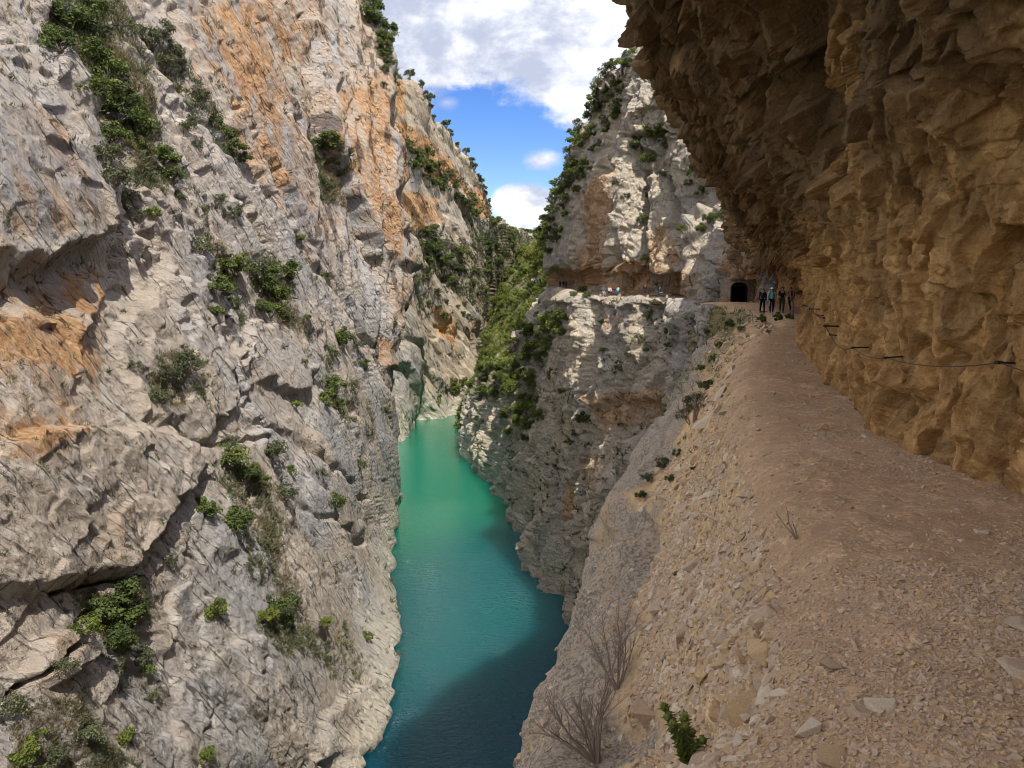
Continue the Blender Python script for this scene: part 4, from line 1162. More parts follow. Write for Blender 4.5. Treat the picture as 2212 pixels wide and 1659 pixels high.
def leaves_mesh(name, centers, radii, per, size, mat, seed, up=0.35, tones=None):
    r = np.random.default_rng(seed)
    n = len(centers) * per
    ci = np.repeat(np.arange(len(centers)), per)
    d = r.normal(size=(n, 3)); d /= np.linalg.norm(d, axis=1, keepdims=True)
    rad = r.random(n) ** 0.42
    p = np.asarray(centers)[ci] + d * (rad * np.asarray(radii)[ci])[:, None] * np.array([1, 1, 0.8])
    nrm = d + r.normal(size=(n, 3)) * 0.7 + np.array([0, 0, up]); nrm /= np.linalg.norm(nrm, axis=1, keepdims=True)
    a = np.cross(nrm, r.normal(size=(n, 3))); a /= np.linalg.norm(a, axis=1, keepdims=True) + 1e-9
    b_ = np.cross(nrm, a)
    s = size * (0.6 + 0.8 * r.random(n))[:, None]
    v = np.stack([p - a * s * 0.5, p + b_ * s * 0.32 + nrm * s * .05, p + a * s * 0.6, p - b_ * s * 0.32], 1).reshape(-1, 3)
    q = np.arange(n * 4).reshape(n, 4)
    me = mesh_arrays(name, v, quads=q, mats=[mat])
    ct = r.random(len(centers)) if tones is None else tones
    set_attr(me, 'tone', np.repeat(np.clip(ct[ci] * 0.6 + 0.4 * r.random(n), 0, 1), 4))
    return me
def branch_mesh(name, ends, base=(0, 0, -0.25), r0=0.05, mat=None, seed=0, twigs=0):
    r = random.Random(seed)
    bm = bmesh.new()
    for e in ends:
        b0 = Vector(base) + Vector((r.uniform(-.04, .04), r.uniform(-.04, .04), 0)); e = Vector(e)
        m1 = b0.lerp(e, 0.4) + Vector((r.uniform(-.1, .1), r.uniform(-.1, .1), r.uniform(0, .1)))
        m2 = b0.lerp(e, 0.75) + Vector((r.uniform(-.08, .08), r.uniform(-.08, .08), r.uniform(-.02, .08)))
        bm_tube(bm, [b0, m1, m2, e], r0, r0 * 0.2, 5)
        for _ in range(twigs):
            s = m1.lerp(e, r.random()); t = s + Vector((r.uniform(-.3, .3), r.uniform(-.3, .3), r.uniform(.05, .35)))
            bm_tube(bm, [s, s.lerp(t, .5) + Vector((r.uniform(-.04, .04), r.uniform(-.04, .04), 0)), t], r0 * 0.28, r0 * 0.08, 4)
    return bm_mesh(name, bm, mat or M_BARK)
PROTO = {}
def make_proto(kind, k, mat, nclump, spread, crad, per, size, twigs=0, tall=1.0):
    r = random.Random(kind + str(k))
    cs, rs = [], []
    for _ in range(nclump):
        a = r.uniform(0, 6.283); q = spread * math.sqrt(r.random())
        z = r.uniform(-0.15, 0.9) * tall * (1 - 0.45 * (q / spread) ** 2)
        cs.append((q * math.cos(a), q * math.sin(a), z)); rs.append(crad * r.uniform(0.6, 1.25))
    crown = leaves_mesh(kind + "_crown", np.array(cs), np.array(rs), per, size, mat, hash_(kind, k))
    ends = [cs[i] for i in range(0, len(cs), 2)]
    stem = branch_mesh(kind + "_stem", ends, (0, 0, -0.45), 0.035, M_BARK, k, twigs)
    PROTO[(kind, k)] = (crown, stem)
def hash_(kind, k): return sum(ord(ch) for ch in kind) * 31 + k
for k in range(4):
    make_proto("oak", k, M_DARKLEAF, 15 + 2 * k, 0.85, 0.36, 85, 0.15)
    make_proto("juniper", k, M_OLIVE, 16 + k, 0.8, 0.36, 56, 0.13, twigs=3)
    make_proto("box", k, M_BRIGHT, 14 + k, 0.8, 0.36, 80, 0.16)
for k in range(4):       # little trees: a crown on a visible trunk
    r = random.Random(900 + k)
    cs = []; rs = []
    for _ in range(18):
        a = r.uniform(0, 6.283); q = 0.75 * math.sqrt(r.random())
        cs.append((q * math.cos(a), q * math.sin(a), 0.75 + r.uniform(-.35, .6) * (1 - .5 * q))); rs.append(r.uniform(.2, .36))
    PROTO[("tree", k)] = (leaves_mesh("tree_crown", np.array(cs), np.array(rs), 85, 0.14, M_DARKLEAF, 950 + k), branch_mesh("tree_trunk", cs[::2], (0, 0, -0.5), 0.05, M_BARK, k, 2))
SHRUBS = {}
def plant(kind, loc, nrm, rad, cluster, parts=True, name=None, zs=1.0, sink=0.15):
    crown, stem = PROTO[(kind, random.randrange(4))]
    name = name or {"tree": "tree", "oak": "oak_shrub", "juniper": "juniper", "box": "boxwood"}[kind]
    o = bpy.data.objects.new(name, None) if parts else bpy.data.objects.new(name, crown)
    COL.objects.link(o)
    out = Vector((nrm[0], nrm[1], 0)) * 0.45 * rad
    o.location = Vector(loc) + out * (0.6 if kind != "tree" else 0.1) + Vector((0, 0, -sink * rad + (0.45 * rad if kind != "tree" else 0.35 * rad)))
    o.rotation_euler = (random.uniform(-.15, .15), random.uniform(-.15, .15), random.uniform(0, 6.28))
    o.scale = (rad * random.uniform(.85, 1.15), rad * random.uniform(.85, 1.15), rad * zs * random.uniform(.85, 1.1))
    if parts:
        c = link("crown", crown, o); s = link("trunk" if kind == "tree" else "stem", stem, o)
    SHRUBS.setdefault(cluster, []).append((o, kind))
    return o
def plant_px(surf, px, py, rpx, kind, cluster, parts=True, **kw):
    h_ = hit(surf, px, py)
    if h_ is None: return None
    loc, nrm = h_
    return plant(kind, loc, nrm, rpx / FPX * loc.length, cluster, parts, **kw)
def skyline(surf, py, x0, x1):
    for x in np.arange(x0, x1, 3.0 if x1 > x0 else -3.0):
        h_ = hit(surf, float(x), py)
        if h_ is not None: return float(x)
    return None
def plant_edge(surf, py, x0, x1, r, kind, cluster, inset=2, parts=True):
    x = skyline(surf, py, x0, x1)
    if x is None: return None
    return plant_px(surf, x + inset * (1 if x1 > x0 else -1), py, r, kind, cluster, parts)
def top_edge(surf, px, y0, y1):
    for y in np.arange(y0, y1, 3.0):
        h_ = hit(surf, px, float(y))
        if h_ is not None: return float(y)
    return None
def fill(surf, poly, n, rlo, rhi, kinds, cluster, parts=False, **kw):
    poly = np.array(poly, float); lo, hi = poly.min(0), poly.max(0)
    done = 0; tries = 0
    while done < n and tries < n * 8:
        tries += 1
        x, y = random.uniform(lo[0], hi[0]), random.uniform(lo[1], hi[1])
        if poly_sd(np.array([x]), np.array([y]), poly)[0] < 0: continue
        if plant_px(surf, x, y, random.uniform(rlo, rhi), random.choice(kinds), cluster, parts, **kw) is not None: done += 1
# --- left cliff: shrubs where the photo has them (px, py, radius px, kind)
CL = "shrubs on the sunlit left cliff"
for px, py, r, k in [
  # dark gully top left
  (110,30,34,"oak"),(150,70,38,"oak"),(190,40,30,"oak"),(130,110,32,"oak"),(175,130,32,"oak"),(210,90,28,"juniper"),(225,170,32,"oak"),(215,220,34,"oak"),(250,200,30,"juniper"),(250,260,36,"oak"),(285,240,26,"oak"),(285,290,32,"oak"),(250,310,26,"oak"),(300,330,22,"oak"),
  (225,350,28,"juniper"),(240,400,30,"juniper"),(265,440,26,"juniper"),(285,470,20,"juniper"),
  (320,100,26,"juniper"),(350,80,24,"juniper"),(345,150,22,"juniper"),(380,120,16,"juniper"),(350,350,26,"oak"),(370,390,24,"oak"),(385,430,16,"juniper"),(400,280,20,"juniper"),(420,320,14,"juniper"),
  (430,220,18,"juniper"),(455,270,20,"oak"),(480,300,22,"oak"),(505,330,20,"oak"),(525,350,14,"oak"),(470,440,16,"juniper"),(500,470,18,"juniper"),(440,460,14,"juniper"),
  (705,330,26,"oak"),(715,310,20,"oak"),(725,360,15,"oak"),(705,400,12,"juniper"),(640,520,12,"oak"),
  # middle clump
  (430,545,24,"juniper"),(500,590,28,"box"),(470,640,30,"oak"),(485,610,18,"oak"),(540,590,24,"juniper"),(580,600,22,"oak"),(610,595,30,"oak"),(555,625,26,"oak"),(590,650,26,"box"),(580,685,24,"box"),(560,670,20,"oak"),(610,690,14,"oak"),(465,680,18,"oak"),
  (330,470,15,"box"),(660,690,10,"oak"),(700,600,10,"oak"),(735,740,22,"oak"),(715,770,18,"juniper"),(715,840,26,"oak"),(700,870,22,"oak"),(725,880,14,"oak"),(635,880,13,"box"),(780,790,14,"oak"),(770,750,16,"juniper"),(655,785,9,"box"),(760,840,14,"juniper"),
  (390,800,34,"juniper"),(370,820,24,"juniper"),(345,870,26,"juniper"),(290,800,16,"juniper"),
  # lower clumps
  (500,1000,34,"oak"),(525,1030,28,"oak"),(550,1040,20,"oak"),(580,990,32,"juniper"),(610,1080,28,"juniper"),(500,960,18,"juniper"),(440,1110,26,"oak"),(500,1140,32,"oak"),(690,1030,16,"juniper"),(720,1095,20,"oak"),(775,1010,14,"juniper"),(625,1020,12,"box"),(560,1060,14,"box"),
  (240,1300,40,"oak"),(200,1340,36,"oak"),(260,1350,34,"oak"),(230,1390,30,"oak"),(280,1310,24,"juniper"),(180,1370,24,"box"),(260,1410,22,"oak"),(300,1430,22,"juniper"),(320,1450,18,"oak"),(140,1450,20,"juniper"),
  (460,1330,22,"box"),(590,1320,32,"oak"),(620,1310,26,"juniper"),(570,1340,22,"box"),(610,1350,18,"oak"),(360,1220,18,"juniper"),(465,1310,14,"oak"),
  (265,1600,20,"box"),(75,1600,18,"box"),(40,1650,26,"box"),(100,1650,24,"juniper"),(180,1600,30,"juniper"),(20,1540,28,"juniper"),(440,1640,18,"box"),(325,1510,14,"juniper"),(700,1350,14,"box"),(790,1380,12,"box"),(640,1400,14,"juniper")]:
    plant_px("cliff", px, py, r * 1.12, k, CL, parts=r > 17)
CL2 = "trees along the top of the left cliff"
for py, r in [(-30,26),(-10,26),(8,26),(24,24),(40,26),(58,24),(74,26),(92,24),(108,22),(124,18),(140,15),(155,13),(170,12),(186,10),(50,18),(85,18)]:
    plant_edge("cliff", py, 960, 600, r * 0.85, "oak", CL2, inset=random.uniform(-2, 26))
# --- far buttress
CL3 = "trees on the far buttress"
for py, r in [(172,12),(190,9),(212,10),(226,13),(240,10),(262,9),(278,12),(300,8),(318,8),(335,10),(352,9),(370,11),(388,9),(402,12),(415,11),(428,12),(445,11),(205,7),(290,7),(360,8),(395,8)]:
    plant_edge("buttress", py, 1150, 800, r, "tree", CL3, inset=random.uniform(-1, 6))
CL4 = "shrubs on the far buttress ledges"
fill("buttress", [(845,280),(920,335),(1000,400),(1075,470),(1060,490),(960,420),(900,380),(845,330)], 46, 8, 16, ["oak", "oak", "juniper"], CL4)
fill("buttress", [(880,490),(960,510),(1060,570),(1050,640),(960,610),(900,570)], 40, 8, 17, ["oak", "oak", "juniper"], CL4)
fill("buttress", [(1000,430),(1110,500),(1130,600),(1060,640),(1020,540)], 38, 8, 16, ["oak", "juniper"], CL4)
fill("buttress", [(890,570),(1040,650),(1030,720),(900,680)], 20, 6, 12, ["oak", "juniper"], CL4)
fill("buttress", [(930,860),(985,815),(1005,830),(950,885)], 10, 6, 9, ["box"], CL4)
# --- wooded hill
CL5 = "trees on the wooded hill"
fill("hill", [(1070,520),(1150,515),(1190,480),(1212,430),(1228,420),(1222,600),(1190,640),(1100,740),(1050,780),(1040,700)], 130, 8, 15, ["oak", "box", "box", "box"], CL5)
for px, r in [(1085,11),(1098,12),(1112,12),(1126,11),(1140,12),(1152,12),(1164,13),(1176,13),(1188,14),(1198,13)]:
    y = top_edge("hill", px, 380, 700)
    if y is not None: plant_px("hill", px, y + 5, r, "tree", CL5)
# --- spur and river cliff
CL6 = "shrubs on the river spur"
fill("river_cliff", [(1010,850),(1050,770),(1120,730),(1180,690),(1215,660),(1218,720),(1170,800),(1165,840),(1060,860)], 62, 11, 21, ["box", "box", "oak"], CL6, parts=True)
fill("river_cliff", [(1080,880),(1150,860),(1170,900),(1150,960),(1080,930)], 16, 12, 20, ["box", "box", "oak"], CL6, parts=True)
CL7 = "shrubs on the cliff below the trail"
for px, py, r, k in [(1255,632,16,"oak"),(1270,640,12,"oak"),(1240,640,12,"box"),(1400,690,24,"juniper"),(1420,660,16,"oak"),(1380,740,20,"juniper"),(1360,770,16,"juniper"),(1340,800,14,"juniper"),(1440,720,16,"oak"),(1445,750,12,"oak"),(1300,700,12,"juniper"),(1305,760,11,"oak"),(1225,690,14,"box"),(1260,910,20,"oak"),(1245,940,16,"juniper"),(1230,960,12,"oak"),(1300,990,10,"juniper"),(1215,850,12,"oak"),(1340,920,9,"juniper"),(1200,1010,9,"juniper"),(1395,760,10,"juniper"),(1490,690,12,"oak")]:
    plant_px("river_cliff", px, py, r * 0.85, k, CL7, parts=r > 13)
# --- crag above the trail
CL8 = "shrubs on the crag above the trail"
for px, py, r, k in [(1415,300,28,"box"),(1390,325,24,"oak"),(1435,320,20,"juniper"),(1405,350,20,"box"),(1430,285,16,"box"),(1380,300,14,"oak"),(1420,215,14,"juniper"),(1395,565,13,"box"),(1385,480,14,"oak"),(1400,430,12,"juniper"),(1505,380,22,"oak"),(1520,420,18,"oak"),(1490,400,14,"juniper"),(1535,480,18,"oak"),(1515,500,16,"oak"),(1475,500,14,"oak"),(1350,430,12,"juniper"),(1330,400,10,"juniper"),(1430,380,12,"juniper"),(1560,470,14,"oak")]:
    plant_px("crag", px, py, r * 0.9, k, CL8, parts=r > 13)
CL9 = "shrubs down the skyline edge of the crag"
fill("crag", [(1335,150),(1362,125),(1366,180),(1320,300),(1270,390),(1225,470),(1200,560),(1188,560),(1205,440),(1245,330),(1295,230)], 70, 9, 16, ["oak", "juniper", "juniper", "box"], CL9)
for py, r in [(118,16),(132,20),(150,16),(168,18),(186,16),(204,17),(222,16),(240,18),(258,16),(276,18),(294,16),(312,17),(330,15),(348,15),(366,14),(384,14),(402,15),(420,13),(440,14),(460,13),(480,12),(500,13),(520,12),(545,12),(140,11),(215,12),(300,12)]:
    plant_edge("crag", py, 1100, 1420, r, random.choice(["oak", "box", "juniper"]), CL9, inset=random.uniform(-1, 14))
# --- scrub and dry grass tufts on the ledges: nobody could count them
def tufts(name, surf, n, mask_fn, hlo, hhi, blades, mat, width=0.05, lean=0.5):
    s = SURF[surf]; v, q = s['v'], s['q']
    c = v[q].mean(1)
    wgt = mask_fn(c, q).astype(np.float64)
    wgt /= wgt.sum()
    f = rng.choice(len(q), n, p=wgt)
    base = c[f]; nr_ = s['n'][q[f][:, 0]]
    h = rng.uniform(hlo, hhi, n) * np.clip(base[:, 1] / 110, 0.25, 2.5)
    B_ = np.repeat(np.arange(n), blades)
    m = len(B_)
    d = rng.normal(size=(m, 3)) * lean + nr_[B_] * 0.35 + np.array([0, 0, 1.0]); d /= np.linalg.norm(d, axis=1, keepdims=True)
    hh = h[B_] * rng.uniform(0.5, 1.1, m)
    b0 = base[B_] + rng.normal(size=(m, 3)) * (h[B_] * 0.28)[:, None] * np.array([1, 1, .5])
    side = np.cross(d, rng.normal(size=(m, 3))); side /= np.linalg.norm(side, axis=1, keepdims=True)
    wd = (hh * width * rng.uniform(0.7, 1.6, m))[:, None]
    V = np.stack([b0 - side * wd, b0 + side * wd, b0 + d * hh[:, None]], 1).reshape(-1, 3)
    me = mesh_arrays(name, V, tris=np.arange(m * 3).reshape(m, 3), mats=[mat])
    set_attr(me, 'tone', np.repeat(np.clip(rng.random(n)[B_] * 0.7 + 0.3 * rng.random(m), 0, 1), 3))
    return link(name, me)
def getattr_(surf, nm):
    me = SURF[surf]['obj'].data
    a = np.empty(len(me.vertices), np.float32); me.attributes[nm].data.foreach_get('value', a); return a
mA = getattr_("cliff", "moss")
def inview(c):
    X, Y = proj(c); return (X > -30) & (X < 2240) & (Y > -30) & (Y < 1690) & (c[:, 1] > 1)
gA = tufts("grass", "cliff", 9500, lambda c, q: inview(c) * (0.006 + np.clip(mA[q].mean(1) - 0.2, 0, 1) ** 1.5) * sstep(0.0, 0.4, 0.25 + fbm(c.astype(np.float32) / 5, 3, seed=150)), 0.45, 1.0, 12, M_DRY, 0.06)
tag(gA, "dry brown grass tufts along the ledges of the left cliff", "grass", kind='stuff')
gS = tufts("scrub", "cliff", 7500, lambda c, q: inview(c) * (0.002 + np.clip(mA[q].mean(1) - 0.25, 0, 1) ** 1.5) * sstep(0.1, 0.5, 0.25 + fbm(c.astype(np.float32) / 4, 3, seed=151)), 0.45, 1.1, 16, M_OLIVE, 0.08, 0.9)
tag(gS, "low olive scrub on the ledges of the left cliff", "scrub", kind='stuff')
gR = tufts("ledge_scrub", "river_cliff", 1500, lambda c, q: inview(c) * (c[:, 2] > -46) * (c[:, 2] < -1.8) * sstep(0.15, 0.5, fbm(c.astype(np.float32) / 4, 3, seed=152) + 0.1) * (c[:, 1] < 260), 0.35, 0.8, 14, M_OLIVE, 0.10, 0.9)
tag(gR, "low scrub on the ledges of the cliff below the trail", "scrub", kind='stuff')
mB = getattr_("buttress", "moss")
gB = tufts("far_scrub", "buttress", 2600, lambda c, q: inview(c) * (0.02 + np.clip(mB[q].mean(1) - 0.2, 0, 1)) * (c[:, 2] > -42), 0.35, 0.7, 14, M_OLIVE, 0.11, 0.9)
tag(gB, "scrub over the slopes of the far buttress", "scrub", kind='stuff')
gH = tufts("undergrowth", "hill", 4500, lambda c, q: inview(c) * 1.0, 0.35, 0.75, 14, M_BRIGHT, 0.12, 0.9)
tag(gH, "undergrowth covering the wooded hill", "undergrowth", kind='stuff')
mE = getattr_("trail", "moss")
gE = tufts("bank_grass", "trail", 520, lambda c, q: inview(c) * np.clip(mE[q].mean(1) - 0.25, 0, 1) * (c[:, 1] > 7), 0.5, 1.0, 14, M_OLIVE, 0.06, 0.8)
tag(gE, "green tufts on the outer bank where the trail bends", "grass", kind='stuff')
# ---------------------------------------------------------------- shrubs on the outer bank of the trail
CL10 = "shrubs on the outer bank of the trail"
for px, py, r, k in [(1510,885,38,"juniper"),(1480,905,26,"juniper"),(1530,840,22,"oak"),(1545,780,16,"juniper"),(1555,750,13,"oak"),(1580,705,13,"oak"),(1600,715,12,"juniper"),(1645,695,13,"oak"),(1680,692,15,"oak"),(1705,690,12,"oak"),(1530,722,13,"juniper"),(1515,800,12,"oak"),(1400,1040,20,"juniper"),(1430,1010,24,"juniper"),(1385,1075,16,"oak"),(1450,1040,14,"oak"),(1465,985,16,"juniper"),(1500,1015,9,"oak"),(1465,1245,11,"juniper"),(1565,1440,5,"juniper"),(1660,720,9,"juniper")]:
    plant_px("trail", px, py, r * 0.85, k, CL10, parts=r > 12)

# labels: every shrub is told apart by its row, counted from the top
KIND = {"oak": ("dark green leafy shrub", "shrub"), "juniper": ("grey-green open juniper bush", "juniper bush"), "box": ("bright yellow-green boxwood bush", "boxwood bush"), "tree": ("small round-crowned tree", "tree")}
PLACE = {CL: "on the sunlit left cliff", CL2: "on the top rim of the left cliff", CL3: "on the far buttress skyline", CL4: "on the far buttress ledges", CL5: "on the wooded hill", CL6: "on the river spur",
         CL7: "on the cliff below the trail", CL8: "on the crag above the trail", CL9: "on the crag's skyline edge", CL10: "on the trail's outer bank"}
for cluster, lst in SHRUBS.items():
    for kind, (desc, cat) in KIND.items():
        mem = [o for o, k in lst if k == kind]
        pr = {o.name: proj(np.array(o.location)) for o in mem}
        mem.sort(key=lambda o: pr[o.name][1])
        for i, o in enumerate(mem):
            if len(mem) == 1: lab = f"{desc}, the only one of its kind {PLACE[cluster]}"
            elif i == 0: lab = f"{desc}, topmost of those {PLACE[cluster]}"
            elif i == len(mem) - 1: lab = f"{desc}, lowest of those {PLACE[cluster]}"
            else: lab = f"{desc}, {ordinal(i)} from the top {PLACE[cluster]}"
            tag(o, lab, cat, cluster)

# ---------------------------------------------------------------- tunnel mouth
M_TUN = plain_mat("dark_tunnel_rock", (0.05, 0.04, 0.03), 0.95, 0.3, 3)
M_IRON = plain_mat("rusty_iron", (0.035, 0.025, 0.02), 0.8, 0.3, 30, 0.2, 0.0)
def arch_prof(w_, h_, n=10):
    pts = [(-w_, -0.1)]
    pts += [(-w_ * math.cos(math.pi * k / n), h_ * 0.72 + h_ * 0.28 * math.sin(math.pi * k / n)) for k in range(n + 1)]
    pts += [(w_, -0.1)]
    return pts
bm = bmesh.new()
prev = None
for i in range(14):
    y = i * 0.9
    ring = []
    for j, (x, z) in enumerate(arch_prof(0.95, 2.35)):
        q = np.array([[x * 1.7, y * 1.3, z * 1.7]], np.float32)
        k = 1 + 0.10 * float(fbm(q, 2, seed=170)[0]) if 0 < j < 11 else 1
        ring.append(bm.verts.new((x * k + 0.05 * y, y, z * k)))
    if prev:
        for a in range(len(ring) - 1):
            bm.faces.new((prev[a], prev[a + 1], ring[a + 1], ring[a]))
        bm.faces.new((prev[-1], prev[0], ring[0], ring[-1]))
    prev = ring
bm.faces.new(prev)
tun = link("tunnel", bm_mesh("tunnel", bm, M_TUN))
_hh = hit("crag", 1593, 590)
_ty = _hh[0].y if _hh else 74.0
tun.location = (0.293 * (_ty + 0.35), _ty + 0.35, -1.55)

tun.rotation_euler = (0, 0, R(-14)); tun.scale = (0.84, 1, 0.86)
tag(tun, "dark tunnel mouth cut through the rock at the bend of the trail", "tunnel")
bm = bmesh.new(); pv = None          # rough rock that seals the mouth against the cliff
for (x, z) in arch_prof(0.94, 2.34):
    a = bm.verts.new((x, 0.06, z)); c_ = bm.verts.new((x * 2.2, 0.9, 0.9 + (z - 0.9) * 1.9))
    if pv: bm.faces.new((pv[0], a, c_, pv[1]))
    pv = (a, c_)
_me = bm_mesh("tunnel_rock", bm, M_RIGHT); set_attr(_me, 'tone', np.full(len(_me.vertices), 0.4)); set_attr(_me, 'stain', np.full(len(_me.vertices), 0.5))
link("rock_rim", _me, tun)
bm = bmesh.new()
bm_box(bm, (-0.78, 0.25, 0.95), (0.09, 0.09, 2.1)); bm_box(bm, (0.0, 0.25, 1.98), (1.47, 0.09, 0.09)); bm_box(bm, (0.78, 0.25, 0.95), (0.07, 0.09, 2.1))
fr = link("frame", bm_mesh("tunnel_frame", bm, M_IRON), tun)

# ---------------------------------------------------------------- safety cable along the overhang wall
M_CABLE = plain_mat("steel_cable", (0.06, 0.055, 0.05), 0.5, 0.3, 60, 0.4, 0.4)
PINS = [(1717,660,20,0),(1736,660,22,4),(1750,667,26,1),(1766,681,22,1),(1780,687,24,3),(1783,704,28,1),(1794,723,32,4),(1843,751,34,-1),(1913,773,36,-3),(2158,783,36,1),(2420,800,36,2)]
heads = []
for px, py, ln, dv in PINS:
    if px > 2212:
        heads.append(Vector((3.45, 2.6, -0.55))); continue
    d = dir_px(px, py)
    h_ = hit("overhang", px, py)
    if h_ is None: continue
    wl, wn_ = h_
    head = Vector(d) * (wl.length * (0.968 if wl.length > 12 else 0.945))
    tip = hit("overhang", px + ln, py + dv)
    tip = tip[0] if tip else wl
    if (tip - head).length > 0.9: tip = head + (tip - head).normalized() * 0.9
    tip = tip + (tip - head).normalized() * 0.12
    heads.append(head)
    bm = bmesh.new()
    rp_ = 0.008 if wl.length < 14 else 0.012
    bm_tube(bm, [Vector(), tip - head], rp_, rp_, 7)
    pin = link("wall_anchor", bm_mesh("anchor_rod", bm, M_IRON))
    pin.location = head
    bm = bmesh.new()
    ax = (tip - head).normalized()
    bm_tube(bm, [-ax * 0.035, ax * 0.03], rp_ * 1.8, rp_ * 1.8, 10)
    bmesh.ops.create_icosphere(bm, subdivisions=1, radius=rp_ * 1.9)
    link("clamp", bm_mesh("anchor_clamp", bm, M_IRON), pin)
    near = ["farthest iron anchor, where the cable leaves the bend of the wall", "second farthest iron anchor on the overhang wall", "third farthest iron anchor on the overhang wall", "fourth farthest iron anchor on the overhang wall", "fifth farthest iron anchor, just above the doubled cable drop", "sixth farthest iron anchor, at the foot of the doubled cable drop", "fourth iron anchor from the nearest end of the cable", "third iron anchor from the nearest end of the cable", "second nearest iron anchor, at the start of the long straight cable run", "nearest iron anchor, at the end of the long straight cable run"]
    tag(pin, near[min(len(heads) - 1, 9)], "anchor", "iron anchors of the safety cable")
bm = bmesh.new()
for a, b_ in zip(heads[:-1], heads[1:]):
    sag = min(0.10, 0.03 * (b_ - a).length)
    pts = [a.lerp(b_, t) + Vector((0, 0, -4 * sag * t * (1 - t))) for t in np.linspace(0, 1, 9)]
    rr = 0.005 if a.length < 12 else 0.008
    bm_tube(bm, pts, rr, rr, 6)
cab = link("safety_cable", bm_mesh("safety_cable", bm, M_CABLE, True))
tag(cab, "steel safety cable sagging between iron anchors along the overhang wall", "cable")

# ---------------------------------------------------------------- leafless bushes, twig, leafy plant
def bare_bush(name, px, py, tips, label, cat, r0=0.02, n_sub=5, seed=1, surf="trail", depth=None):
    """Leafless branches from a base to tips given by picture position and distance."""
    r = random.Random(seed)
    h_ = hit(surf, px, py)
    base = h_[0] if h_ else Vector(P(px, py, depth))
    bm = bmesh.new()
    D = base.length
    for tx, ty, dd in tips:
        tip = dir_px(tx, ty) * (D + dd)
        L = (tip - base).length
        sidew = Vector((r.uniform(-1, 1), r.uniform(-1, 1), r.uniform(-.3, .3))) * 0.10 * L
        pts = [base + Vector((r.uniform(-.02, .02), r.uniform(-.02, .02), -0.04))]
        for t in (0.25, 0.5, 0.75, 1.0):
            pts.append(base.lerp(tip, t) + sidew * math.sin(t * 3.14) + Vector((r.uniform(-1, 1), r.uniform(-1, 1), r.uniform(-1, 1))) * 0.02 * L)
        bm_tube(bm, pts, r0 * r.uniform(.7, 1.1), r0 * 0.22, 6)
        for _ in range(n_sub):
            t = r.uniform(0.25, 0.92); s = base.lerp(tip, t) + sidew * math.sin(t * 3.14)
            dirv = ((tip - base).normalized() + Vector((r.uniform(-.8, .8), r.uniform(-.8, .8), r.uniform(-.1, .8)))).normalized()
            e = s + dirv * L * r.uniform(.14, .36)
            m = s.lerp(e, .5) + Vector((r.uniform(-1, 1), r.uniform(-1, 1), r.uniform(-1, 1))) * .02 * L
            bm_tube(bm, [s, m, e], r0 * .34, r0 * .13, 5)
            for _ in range(2):
                q = m.lerp(e, r.random()); e2 = q + (dirv + Vector((r.uniform(-.7, .7), r.uniform(-.7, .7), r.uniform(-.2, .7)))).normalized() * L * .1
                bm_tube(bm, [q, e2], r0 * .17, r0 * .1, 4)
    me = bm_mesh(name, bm, M_TWIG)
    me.transform(Matrix.Translation(-base))
    o = link(name, me); o.location = base
    tag(o, label, cat)
    return o
bare_bush("leafless_bush", 1290, 1650, [(1172,1505,.1),(1200,1500,-.2),(1205,1540,-.4),(1232,1500,.3),(1255,1480,-.3),(1150,1560,.3),(1280,1520,.2),(1305,1500,-.2),(1320,1460,.2),(1345,1420,-.1),(1350,1380,.3),(1190,1580,-.3)], "leafless brown bush at the foot of the grey slab, lowest in view", "bush", 0.014, 8, 3)
bare_bush("leafless_bush", 1335, 1490, [(1270,1350,.3),(1300,1320,-.2),(1330,1310,.2),(1365,1300,-.3),(1385,1330,.2),(1290,1390,.1),(1375,1370,-.1),(1350,1335,.3)], "leafless brown bush halfway up the grey slab, above the lower one", "bush", 0.012, 7, 4)
bare_bush("dry_twig", 1722, 1166, [(1712,1125,0.0),(1678,1110,.03),(1701,1095,-.05)], "single dry twig standing at the edge of the sandy bank", "twig", 0.008, 1, 5)
bare_bush("bare_sapling", 1712, 690, [(1710,600,0.0),(1690,585,.5),(1716,560,.3),(1650,540,.2),(1725,575,-.3)], "bare sapling beside the hikers at the corner of the overhang", "sapling", 0.03, 3, 6)
bare_bush("leafless_bush", 1495, 925, [(1470,840,.2),(1490,825,-.3),(1515,830,.2),(1530,850,.4),(1460,870,-.2),(1505,845,.1)], "leafless bush among junipers on the outer bank", "bush", 0.02, 5, 7)

